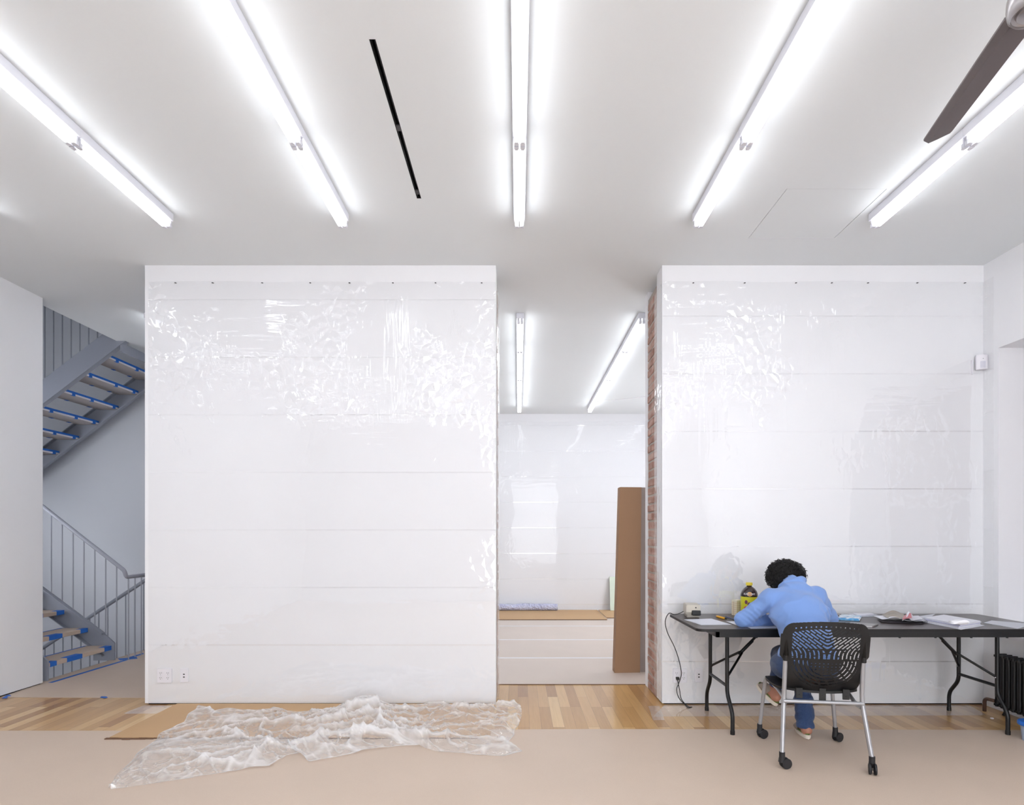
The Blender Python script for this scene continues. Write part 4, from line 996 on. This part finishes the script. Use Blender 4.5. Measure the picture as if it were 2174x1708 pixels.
# ------------------------------------------------------------------ office chair
CH = Vector((1.815, 3.62, 0)); CA = R(-8)
Mc = Matrix.Translation(CH) @ Matrix.Rotation(CA, 4, 'Z')       # local: x right, y away from the viewer
ch = empty('office_chair', CH, CA, label='black slotted-back chair with silver tube legs on casters', cat='chair')
def cl(x, y, z): return Mc @ Vector((x, y, z))
def shell():
    h = .002; W, Hh = .256, .445
    nx = int(2*W/h); ny = int(Hh/h)
    u = (np.arange(nx)+.5)*h-W; v = (np.arange(ny)+.5)*h
    U, V = np.meshgrid(u, v, indexing='ij'); a = np.abs(U)
    # outline
    half = np.where(V < .185, .208+.012*np.clip(V/.185, 0, 1), .222+.024*np.clip((V-.185)/.03, 0, 1))
    half = half-.012*np.clip((V-.30)/.15, 0, 1)**2
    topv = .432-.020*(a/.23)**2; rc = .075
    inside = (a < half) & (V < topv)
    cxk, cyk = .236-rc, .425-rc
    inside &= ~((a > cxk) & (V > cyk) & ((a-cxk)**2+(V-cyk)**2 > rc*rc))
    botv = .004+.016*(1-(a/.2)**2)*0; rb = .035; cbx_ = .208-rb
    inside &= ~((a > cbx_) & (V < rb) & ((a-cbx_)**2+(V-rb)**2 > rb*rb))
    # slots
    sp = .0225
    soft = lambda q, s: s*np.log1p(np.exp(np.clip(q/s, -30, 30)))
    sab = np.sqrt(a*a+.018**2)-.018*.6
    c = soft(V-.262+.10*np.clip(a-.02, 0, 1), .012)*1.12-sab
    k = c/sp; kr = np.floor(k); f = (k-kr-.5)*sp
    grad = np.where(V > .265, 1.45, 1.0)
    line = np.abs(f) < .0040*grad
    tcoord = np.where(V > .26, (V*.9+a*.75), V)
    ph = np.mod(kr*.37, 1.0)
    L = .070; fr = np.mod(tcoord/L+ph, 1.0)
    dash = (fr > .11)
    up = line & dash & (V > .205) & (V < .388-.03*(a/.2)**2) & (a < .186) & ~((V < .268) & (V > .258) & (a < .10))
    up |= False
    # rings below
    du, dv = U/1.0, (V-.195)/.92; r_ = np.hypot(du, dv)
    kk = r_/sp; kf = np.floor(kk); ring = np.abs((kk-kf-.5)*sp) < .0036
    ang = np.arctan2(dv, du); seg = np.mod(ang*r_/.050+kf*.41, 1.0) > .2
    low = ring & seg & (V < .193) & (r_ > .098) & (r_ < .19) & (V > .028) & (a < .183)
    dots = (np.abs(np.mod(U/sp, 1)-.5)*sp < .0042) & (np.abs(np.mod(V/.0185, 1)-.5)*.0185 < .0026) & (r_ < .098) & (V < .193)
    trow = (np.abs(V-(.402-.02*(a/.2)**2)) < .0042) & (np.abs(np.mod(U/.0262, 1)-.5)*.0262 < .0042) & (a < .185)
    keep = inside & ~(up | low | dots | trow)
    # curved, reclined surface
    gu = np.arange(nx+1)*h-W; gv = np.arange(ny+1)*h
    GU, GV = np.meshgrid(gu, gv, indexing='ij')
    y = -.172+.045*(GU/.25)**2-.085*((GV)/.44)**1.3+.03*np.exp(-((GV-.0)/.05)**2)-.012*np.sin(np.clip(GV/.44, 0, 1)*np.pi)
    z = .448+GV*.975
    # smooth outline a little by clamping vertices to it
    front = np.stack([GU, y, z], -1); back = front.copy(); back[..., 1] += .0045
    N = (nx+1)*(ny+1); idx = np.arange(N).reshape(nx+1, ny+1)
    ii, jj = np.nonzero(keep)
    q = np.stack([idx[ii, jj], idx[ii+1, jj], idx[ii+1, jj+1], idx[ii, jj+1]], -1)
    faces = [q, q[:, ::-1]+N]
    kp = np.pad(keep, 1)
    for (di, dj, a_, b_) in ((-1, 0, (0, 0), (0, 1)), (1, 0, (1, 1), (1, 0)), (0, -1, (1, 0), (0, 0)), (0, 1, (0, 1), (1, 1))):
        e_ = keep & ~kp[1+di:1+di+nx, 1+dj:1+dj+ny]; i2, j2 = np.nonzero(e_)
        p0 = idx[i2+a_[0], j2+a_[1]]; p1 = idx[i2+b_[0], j2+b_[1]]
        faces.append(np.stack([p0, p1, p1+N, p0+N], -1))
    F = np.vstack(faces); V_ = np.vstack([front.reshape(-1, 3), back.reshape(-1, 3)])
    used, inv = np.unique(F, return_inverse=True); V_ = V_[used]; F = inv.reshape(F.shape)
    me = bpy.data.meshes.new('backrest'); me.from_pydata(V_.tolist(), [], F.tolist()); me.update()
    return me
o = link('backrest', shell(), M_blackplastic, ch)
def cbld(m, name, mat, par=None, **k):      # shapes already in chair-local coordinates
    return m.build(name, mat, par or ch, world=False, **k)
RX = .212
feet = {}
for s in (-1, 1):
    # rear legs (nearest the viewer)
    foot = (s*(.245), -.215, .085)
    pts = rounded([(s*.214, -.175, .655), (s*.216, -.150, .40), foot], .06, 6)
    feet[('r', s)] = foot
    lg = cbld(MB().tube(pts, .0128, 16), 'leg', M_alu, smooth=True, auto=45)
    cbld(MB().tube([(s*.214, -.176, .628), (s*.214, -.180, .665)], .0165, 16), 'sleeve', M_blackplastic, smooth=True, auto=45)
    cbld(MB().tube([(s*.214, -.183, .66), (s*.214, -.196, .78), (s*.208, -.212, .84)], [.0145, .009, .003], 12), 'upright', M_blackplastic, smooth=True)
    # front legs, under the seat and forward
    ffoot = (s*.238, .300, .085); feet[('f', s)] = ffoot
    pts = rounded([(s*.195, -.11, .375), (s*.20, .0, .405), (s*.205, .28, .43), ffoot], .05, 6)
    cbld(MB().tube(pts, .0118, 16), 'leg', M_alu, smooth=True, auto=45)
    cbld(MB().tube([(s*.195, -.11, .375), (s*.216, -.150, .36)], .014, 12), 'leg_joint', M_alu, smooth=True, auto=45)
cbld(MB().tube([(-.222, -.163, .385), (.222, -.163, .385)], .0112, 14), 'crossbar', M_alu, smooth=True, auto=45)
for x in (-.13, 0, .13):
    m = MB().box((x-.018, -.155, .402 if x else .388), (x+.018, -.146, .462)); m.tube([(x, -.156, .42), (x, -.159, .42)], .0045, 10)
    cbld(m, 'bracket', M_blackplastic)
# caster
def caster(x, y, z, ang):
    root = empty('caster'); root.parent = ch; root.location = (0, 0, 0)
    Ml = Matrix.Translation((x, y, 0)) @ Matrix.Rotation(ang, 4, 'Z')
    m = MB().tube([(0, 0, z+.015), (0, 0, z-.022)], .0165, 14).tube([(0, 0, z-.02), (0, -.004, z-.045)], .0175, 14); bmesh.ops.transform(m.bm, matrix=Ml, verts=m.bm.verts)
    m.build('caster_stem', M_rubber, root, world=False, smooth=True, auto=45)
    for sx in (-1, 1):
        m = MB().lathe([(0, .0), (.010, .0), (.011, .003), (.026, .004), (.0305, .008), (.031, .014), (.029, .018), (0, .019)], (0, 0, 0), 28, Matrix.Translation((sx*.002, .022, .0345)) @ Matrix.Rotation(R(90)*sx, 4, 'Y') @ Matrix.Diagonal((1, 1, 1, 1)))
        bmesh.ops.transform(m.bm, matrix=Ml, verts=m.bm.verts); m.build('wheel', M_rubber, root, world=False, smooth=True, auto=40)
for (kk, s), ang in ((('r', -1), R(-75)), (('r', 1), R(165)), (('f', -1), R(-70)), (('f', 1), R(-60))):
    p = feet[(kk, s)]; caster(p[0], p[1], .085, ang)
# seat
seat = MB(); st_ = bmesh.new(); n = 20; G = []
for i in range(n+1):
    row = []
    for j in range(n+1):
        u, v = -1+2*i/n, -1+2*j/n
        cu = u*math.sqrt(1-.28*v*v*abs(v)); cv = v*math.sqrt(1-.28*u*u*abs(u))
        row.append((cu*.238, .075+cv*.225, .445-.010*(1-u*u)-.012*max(0, v)**3+.012*max(0, -v)**3))
    G.append(row)
tp = [[st_.verts.new(p) for p in r] for r in G]; bt_ = [[st_.verts.new((p[0], p[1], p[2]-.014)) for p in r] for r in G]
for i in range(n):
    for j in range(n):
        st_.faces.new((tp[i][j], tp[i+1][j], tp[i+1][j+1], tp[i][j+1])); st_.faces.new((bt_[i][j], bt_[i][j+1], bt_[i+1][j+1], bt_[i+1][j]))
for i in range(n):
    for (A_, B_) in (((i, 0), (i+1, 0)), ((i+1, n), (i, n)), ((0, i+1), (0, i)), ((n, i), (n, i+1))):
        st_.faces.new((tp[A_[0]][A_[1]], bt_[A_[0]][A_[1]], bt_[B_[0]][B_[1]], tp[B_[0]][B_[1]]))
seat._add(st_); cbld(seat, 'seat', M_blackplastic, smooth=True, auto=50)

# ------------------------------------------------------------------ person (distance field, surface nets)
class Field:
    def __init__(s, lo, hi, h):
        s.lo = np.array(lo); s.h = h; s.n = np.ceil((np.array(hi)-s.lo)/h).astype(int)+1
        s.F = np.full(s.n, .2, dtype=np.float32)
    def sub(s, lo, hi):
        a = np.clip(np.floor((np.array(lo)-s.lo)/s.h).astype(int), 0, s.n-1); b = np.clip(np.ceil((np.array(hi)-s.lo)/s.h).astype(int)+1, 1, s.n)
        g = [s.lo[i]+np.arange(a[i], b[i])*s.h for i in range(3)]
        return tuple(slice(a[i], b[i]) for i in range(3)), np.meshgrid(*g, indexing='ij')
    def blend(s, sl, d, k):
        f = s.F[sl]; hh = np.clip(.5+.5*(f-d)/k, 0, 1); s.F[sl] = (f*(1-hh)+d*hh-k*hh*(1-hh)).astype(np.float32)
    def cap(s, a, b, ra, rb=None, k=.02, sq=None):
        rb = ra if rb is None else rb; a = np.array(a, float); b = np.array(b, float); m = max(ra, rb)+.05
        sl, (x, y, z) = s.sub(np.minimum(a, b)-m, np.maximum(a, b)+m)
        d = b-a; L = max(d@d, 1e-9); t = np.clip(((x-a[0])*d[0]+(y-a[1])*d[1]+(z-a[2])*d[2])/L, 0, 1)
        q = np.sqrt((x-a[0]-t*d[0])**2+(y-a[1]-t*d[1])**2+(z-a[2]-t*d[2])**2)-(ra+(rb-ra)*t)
        s.blend(sl, q, k)
    def ell(s, c, r, k=.03, rot=None, cut=False):
        c = np.array(c, float); r = np.array(r, float); m = r.max()+.05
        sl, (x, y, z) = s.sub(c-m, c+m); P = np.stack([x-c[0], y-c[1], z-c[2]], -1)
        if rot is not None: P = P @ np.array(rot)        # columns = local axes
        q = np.linalg.norm(P/r, axis=-1); k1 = np.linalg.norm(P/(r*r), axis=-1)+1e-9; d = q*(q-1)/k1
        if cut: s.F[sl] = np.maximum(s.F[sl], -d)
        else: s.blend(sl, d, k)
    def mesh(s, disp=None):
        F = s.F
        if disp is not None:
            g = [s.lo[i]+np.arange(s.n[i])*s.h for i in range(3)]
            near = np.abs(F) < .03; ix = np.nonzero(near); F = F.copy()
            F[ix] += disp(g[0][ix[0]], g[1][ix[1]], g[2][ix[2]]).astype(np.float32)
        neg = F < 0; nx, ny, nz = F.shape
        cnt = np.zeros((nx-1, ny-1, nz-1), np.int8)
        cr = [(i, j, k) for i in (0, 1) for j in (0, 1) for k in (0, 1)]
        for i, j, k in cr: cnt += neg[i:nx-1+i, j:ny-1+j, k:nz-1+k]
        act = (cnt > 0) & (cnt < 8); ci = np.nonzero(act); n = len(ci[0])
        idx = np.full(act.shape, -1, np.int64); idx[ci] = np.arange(n)
        acc = np.zeros((n, 3)); w_ = np.zeros(n)
        for a in cr:
            for ax in range(3):
                if a[ax]: continue
                b = list(a); b[ax] = 1
                fa = F[ci[0]+a[0], ci[1]+a[1], ci[2]+a[2]]; fb = F[ci[0]+b[0], ci[1]+b[1], ci[2]+b[2]]
                m = (fa < 0) != (fb < 0); t = np.where(m, fa/np.where(m, fa-fb, 1), 0)
                p = np.stack([np.full(n, float(q)) for q in a], -1); p[:, ax] += t
                acc += p*m[:, None]; w_ += m
        V = (np.stack(ci, -1)+acc/w_[:, None])*s.h+s.lo
        Fs = []
        for ax in range(3):
            o1, o2 = [q for q in range(3) if q != ax]
            sl0 = [slice(None)]*3; sl1 = [slice(None)]*3; sl0[ax] = slice(0, -1); sl1[ax] = slice(1, None)
            d = neg[tuple(sl0)] != neg[tuple(sl1)]; ii = np.nonzero(d); ii = np.stack(ii, -1)
            ok = (ii[:, o1] > 0) & (ii[:, o2] > 0) & (ii[:, o1] < F.shape[o1]-1) & (ii[:, o2] < F.shape[o2]-1); ii = ii[ok]
            q = []
            for da, db in ((0, 0), (1, 0), (1, 1), (0, 1)):
                c = ii.copy(); c[:, o1] -= da; c[:, o2] -= db; q.append(idx[c[:, 0], c[:, 1], c[:, 2]])
            q = np.stack(q, -1); flip = neg[ii[:, 0], ii[:, 1], ii[:, 2]]
            if ax == 1: flip = ~flip
            q[~flip] = q[~flip][:, ::-1]; Fs.append(q)
        return V, np.vstack(Fs)
def A3(*p): return np.array(p, float)
# joints (world)
pel = A3(1.835, 3.72, .545); waist = A3(1.838, 3.745, .69); chest = A3(1.84, 3.86, .84); upch = A3(1.85, 3.955, .935)
neck = A3(1.868, 4.02, .985); head = A3(1.884, 4.165, 1.055)
shL, shR = A3(1.688, 3.95, .935), A3(2.005, 3.95, .945)
elL, elR = A3(1.548, 4.035, .787), A3(2.150, 4.06, .79)
wrL, wrR = A3(1.775, 4.085, .770), A3(1.99, 4.20, .772)
hipL, hipR = A3(1.745, 3.72, .535), A3(1.925, 3.71, .535)
knL, knR = A3(1.875, 4.19, .515), A3(1.985, 4.15, .505)
anL, anR = A3(1.752, 4.0, .300), A3(1.940, 3.975, .085)
heL, toL = A3(1.742, 3.985, .262), A3(1.690, 4.06, .335)
heR, toR = A3(1.938, 3.955, .046), A3(1.975, 4.135, .036)
per = empty('person', (1.83, 3.72, 0), label='person with short black curly hair, light blue top and jeans, bent over the table writing', cat='person')
B = Field((1.44, 3.55, .0), (2.30, 4.42, 1.28), .0048)
B.cap(pel, waist, .115, .10, .05); B.cap(waist, chest, .10, .115, .05); B.cap(chest, upch, .115, .105, .05)
B.ell(upch, (.14, .055, .05), .03); B.cap(upch, neck, .052, .046, .02); B.cap(neck, head+A3(-.004, -.05, -.02), .047, .045, .03)
fwd = A3(.06, .62, -.78); fwd /= np.linalg.norm(fwd); rt = A3(1, -.09, .0); rt -= fwd*(rt@fwd); rt /= np.linalg.norm(rt); upv = np.cross(rt, fwd)
Rm = np.stack([rt, fwd, upv], -1)
HP = lambda x, y, z: head+rt*x+fwd*y+upv*z
B.ell(head, (.074, .092, .098), .02, Rm); B.ell(HP(0, .045, -.05), (.054, .055, .062), .03, Rm)      # skull, jaw
B.cap(HP(0, .088, .012), HP(0, .112, -.028), .008, .013, .012)                                     # nose
for s in (-1, 1):
    B.ell(HP(s*.030, .088, .012), (.014, .008, .010), .004, Rm, cut=True); B.ell(HP(s*.030, .080, .010), (.0125, .0115, .0105), .002, Rm)
    B.cap(HP(s*.018, .090, .028), HP(s*.044, .080, .030), .006, .005, .008)
    B.ell(HP(s*.076, .005, -.008), (.010, .020, .032), .008, Rm)
B.cap(HP(-.020, .088, -.060), HP(.020, .088, -.060), .006, .006, .006); B.cap(HP(-.016, .087, -.069), HP(.016, .087, -.069), .0065, .0065, .004)
for s_, (sh_, el, wr) in ((-1, (shL, elL, wrL)), (1, (shR, elR, wrR))):
    B.cap(upch+A3(s_*.06, 0, 0), sh_, .05, .05, .04); B.cap(sh_, el, .044, .036, .02); B.cap(el, wr, .036, .024, .015)
def hand(wr, d, side, n, curl, sgn):
    """d: forward direction of the hand, side: toward the thumb, n: back-of-hand normal"""
    d, side, n = (v/np.linalg.norm(v) for v in (d, side, n))
    B.ell(wr+d*.045, (.040, .015, .036), .012, np.stack([d, n, side], -1)); B.cap(wr, wr+d*.02, .022, .02, .012)
    for i, (o, L) in enumerate(((.026, .070), (.009, .078), (-.008, .073), (-.024, .058))):
        p = wr+d*.076+side*o*1.15; r_ = .0084-.0006*(i == 3)
        for j, fr in enumerate((.45, .32, .23)):
            a = curl*(j+1)*.55+.1*i; q = p+(d*math.cos(a)-n*math.sin(a)+side*(o*.6))*L*fr; B.cap(p, q, r_, r_*.93, .004); p = q; r_ *= .93
    p = wr+d*.022+side*.026
    for L, v in ((.032, d*.55+side*.75-n*.25), (.028, d*.85+side*.25-n*.45), (.022, d*.95-side*.05-n*.5)):
        v = v/np.linalg.norm(v); q = p+v*L; B.cap(p, q, .0098, .009, .006); p = q
hand(wrL, A3(.85, .45, -.02), A3(.4, -.8, 0)*-1, A3(0, 0, 1), .35, 1)
hand(wrR, A3(-.75, .62, -.03), A3(-.6, -.75, 0), A3(.1, .1, 1), .75, -1)
for hp, kn_, an, he, to in ((hipL, knL, anL, heL, toL), (hipR, knR, anR, heR, toR)):
    B.cap(hp, kn_, .073, .052, .03); B.cap(kn_, an, .050, .033, .02); B.cap(an, he+A3(0, 0, .012), .033, .030, .02); B.cap(he+A3(0, 0, .01), he*.45+to*.55+A3(0, 0, .012), .029, .026, .02)
    B.cap(he*.45+to*.55, to, .028, .017, .02)
V, F = B.mesh(); np_mesh('body', V, F, M_skin, per)
# shirt
T = Field((1.42, 3.52, .55), (2.32, 4.25, 1.10), .0045)
T.cap(A3(1.835, 3.735, .60), A3(1.840, 3.75, .70), .145, .135, .05); T.cap(A3(1.840, 3.75, .70), A3(1.842, 3.845, .84), .135, .14, .05)
T.ell((1.838, 3.735, .61), (.175, .12, .06), .05)
T.ell((1.843, 3.855, .845), (.188, .125, .11), .05); T.ell((1.848, 3.945, .935), (.178, .10, .080), .05)
T.cap(A3(1.70, 3.95, .945), A3(1.995, 3.95, .965), .052, .052, .04)
T.cap(shL, elL, .056, .048, .035); T.cap(elL, wrL-A3(.012, 0, .0), .047, .034, .014); T.cap(shR, elR, .056, .047, .035); T.cap(elR, wrR+A3(.015, 0, 0), .046, .033, .014)
T.ell(elL+A3(-.004, 0, -.004), (.050, .05, .044), .02)
# cowl collar
T.ell((1.872, 3.95, .995), (.075, .055, .050), .03)
T.cap(A3(1.852, 3.965, .975), A3(1.872, 4.045, 1.035), .066, .052, .03)
cc = A3(1.872, 4.03, 1.035); prev = None
ax_ = neck+.0-upch; 
for k_ in range(25):
    a = 2*math.pi*k_/24; p = cc+A3(.074*math.cos(a), .040*math.sin(a)-.012, .036*math.cos(a-.35)*.5-.030*math.sin(a))
    if prev is not None: T.cap(prev, p, .012, .012, .012)
    prev = p
for L_, r_ in (([(1.80, 3.955, 1.015), (1.832, 3.915, .975), (1.868, 3.895, .958), (1.905, 3.92, .985), (1.930, 3.965, 1.03)], .013), ([(1.79, 3.955, 1.0), (1.825, 3.895, .945), (1.862, 3.875, .925), (1.90, 3.90, .955), (1.94, 3.95, 1.01)], .010)):
    for a, b in zip(L_[:-1], L_[1:]): T.cap(a, b, r_, r_, .014)
T.cap(A3(1.845, 3.965, 1.018), A3(1.915, 3.975, 1.045), .015, .018, .014)
sn = lambda x, y, z: -.007*(1-np.abs(2*vnoise3(x*9+z*5, y*9, z*14-x*6, 3)-1))**3-.0035*vnoise3(x*22+z*12, y*20, z*26-x*14, 4)
def creases(x, y, z):
    # cloth pulls: from the armpits, round the elbow and across the waist
    d = sn(x, y, z)
    e = np.exp(-(((x-elL[0]-.05)/.07)**2+((z-.81)/.06)**2)); d += e*.0035*np.sin((x*.8+z*.9)*190)
    a = np.exp(-(((x-1.69)/.06)**2+((z-.86)/.07)**2)); d += a*.004*np.sin((x*.9-z*.45)*150)
    a = np.exp(-(((x-2.0)/.06)**2+((z-.86)/.07)**2)); d += a*.004*np.sin((x*.9+z*.45)*150)
    d += .002*np.sin(z*75+3*np.sin(x*9))*np.exp(-((z-.66)/.09)**2)
    return d
V, F = T.mesh(creases); np_mesh('shirt', V, F, M_shirt, per, label='light blue long sleeved top with loose collar')
# jeans
J = Field((1.58, 3.55, .07), (2.14, 4.32, .72), .0045)
J.ell((1.835, 3.715, .545), (.178, .12, .088), .04)
for hp, kn_, an in ((hipL, knL, anL), (hipR, knR, anR)):
    J.cap(hp, kn_, .086, .062, .03); e_ = kn_*.14+an*.86; J.cap(kn_, e_, .060, .044 if an is anR else .046, .03)
J.ell((1.715, 3.76, .53), (.085, .14, .082), .03)
dj = anR-knR
for k_, (f_, r_) in enumerate(((.66, .050), (.78, .048), (.88, .047), (1.0, .044))):
    p = knR+dj*f_; J.cap(p+A3(-.012, 0, 0), p+A3(.014, 0, .006*(-1)**k_), r_, r_-.002, .010)
V, F = J.mesh(lambda x, y, z: -.004*(1-np.abs(2*vnoise3(x*12+z*7, y*12, z*24, 7)-1))**2-.0025*vnoise3(x*30, y*28, z*40, 8))
np_mesh('jeans', V, F, M_jeans, per, label='blue denim jeans')
# shoes
def shoe(he, to, roll):
    d = (to-he); L = np.linalg.norm(d); d = d/L; s_ = np.cross(d, A3(0, 0, 1)); s_ /= np.linalg.norm(s_); u = np.cross(s_, d)
    root = empty('shoe', (0, 0, 0)); root.parent = per; root.location = (-1.83, -3.72, 0)
    Ml = Matrix(((s_[0], d[0], u[0], he[0]), (s_[1], d[1], u[1], he[1]), (s_[2], d[2], u[2], he[2]), (0, 0, 0, 1)))
    prof = []
    for k_ in range(28):
        a = 2*math.pi*k_/28; yy = L*.47+(L*.5+.036)*math.sin(a); w_ = .036+.010*max(0, math.sin(a)); prof.append((w_*math.cos(a), yy))
    m = MB().prism(prof, -.040, -.014, Ml, bev=.004); m.build('sole', M_sole, root, world=False, smooth=True, auto=40)
    m = MB().prism([(p[0]*.93, L*.47+(p[1]-L*.47)*.97) for p in prof], -.0142, -.004, Ml, bev=.002); m.build('insole', M_insole, root, world=False, smooth=True, auto=40)
    # vamp over the toes
    t = bmesh.new(); rows = []
    for i in range(10):
        y = L*(.42+.78*i/9)
        if y > L*1.12: y = L*1.12
        fade = 1-(i/9)**3*.8; row = []
        for k_ in range(11):
            a = math.pi*k_/10; row.append(t.verts.new((.043*math.cos(a)*(fade*.3+.7), y, -.012+.050*math.sin(a)*fade)))
        rows.append(row)
    for i in range(9):
        for k_ in range(10): t.faces.new((rows[i][k_], rows[i+1][k_], rows[i+1][k_+1], rows[i][k_+1]))
    m = MB(); m._add(t, Ml); v_ = m.build('vamp', M_shoe, root, world=False, smooth=True)
    md = v_.modifiers.new('solid', 'SOLIDIFY'); md.thickness = .003
shoe(heR, toR, 0); shoe(heL, toL, 0)
# hair: a lumpy cap buried in hundreds of small curls
rnd = random.Random(12); hm = MB(); hcen = Vector(head)+Vector((.002, -.012, .018))
fw = Vector(fwd)
m = bmesh.new(); bmesh.ops.create_icosphere(m, subdivisions=5, radius=1)
for v in m.verts:
    n_ = v.co.normalized(); r_ = .100+.010*float(vnoise3(n_.x*9, n_.y*9, n_.z*9, 2)); f_ = max(0, n_.dot(fw)-.25)
    v.co = hcen+Vector((n_.x*r_*1.04, n_.y*r_*.98, n_.z*r_*.95))-fw*f_*.06
hm._add(m)
def curl(c, n_, R0, r_):
    a = n_.orthogonal().normalized(); b = n_.cross(a); ph = rnd.uniform(0, 6.3); pts = []; ti = rnd.uniform(-.8, .8)
    N = 9
    for k_ in range(N):
        t_ = ph+k_/(N-1)*rnd.uniform(4.6, 5.4); pts.append(c+a*R0*math.cos(t_)+b*R0*math.sin(t_)*math.cos(ti)+n_*(R0*math.sin(t_)*math.sin(ti)+.0035*k_/N*3))
    return pts
cv = []; cf = []
for i in range(3400):
    z = rnd.uniform(-1, 1); a = rnd.uniform(0, 6.283); s_ = math.sqrt(1-z*z); n_ = Vector((s_*math.cos(a), s_*math.sin(a), z))
    if n_.dot(fw) > .50: continue
    rr = .103+rnd.uniform(-.004, .026)*rnd.random()**.4
    c = hcen+Vector((n_.x*rr*1.04, n_.y*rr*.98, n_.z*rr*.95))
    if c.z < .965: continue
    pts = curl(c, n_, rnd.uniform(.006, .012), 0); r_ = rnd.uniform(.0012, .0022); base = len(cv); N = len(pts)
    for k_, p in enumerate(pts):
        d = (pts[min(k_+1, N-1)]-pts[max(k_-1, 0)]).normalized(); a_ = n_-d*n_.dot(d); a_ = a_.normalized() if a_.length > 1e-4 else d.orthogonal().normalized(); b_ = d.cross(a_)
        for q in range(4):
            t_ = q*math.pi/2; cv.append(p+(a_*math.cos(t_)+b_*math.sin(t_))*r_)
    for k_ in range(N-1):
        for q in range(4): cf.append((base+k_*4+q, base+k_*4+(q+1) % 4, base+(k_+1)*4+(q+1) % 4, base+(k_+1)*4+q))
me = bpy.data.meshes.new('c'); me.from_pydata([tuple(v) for v in cv], [], cf); hm.bm.from_mesh(me); bpy.data.meshes.remove(me)
hm.build('hair', M_hair, per, smooth=True, label='short black curly hair')
# pencil in the writing hand
pc = Vector(wrR)+Vector((-.075, .05, .0))
pe = empty('pencil', (pc.x, pc.y, TZ), label='pencil held in the right hand of the seated person', cat='pencil')
MB().tube([pc+Vector((-.025, .02, -.022)), pc+Vector((.06, -.03, .075))], .0035, 6).build('pencil_shaft', basic('yellow_pencil_paint', (226, 178, 60), .4), pe)
MB().tube([pc+Vector((-.025, .02, -.022)), pc+Vector((-.032, .024, -.030))], [.0035, .0006], 6).build('pencil_tip', M_sole, pe)
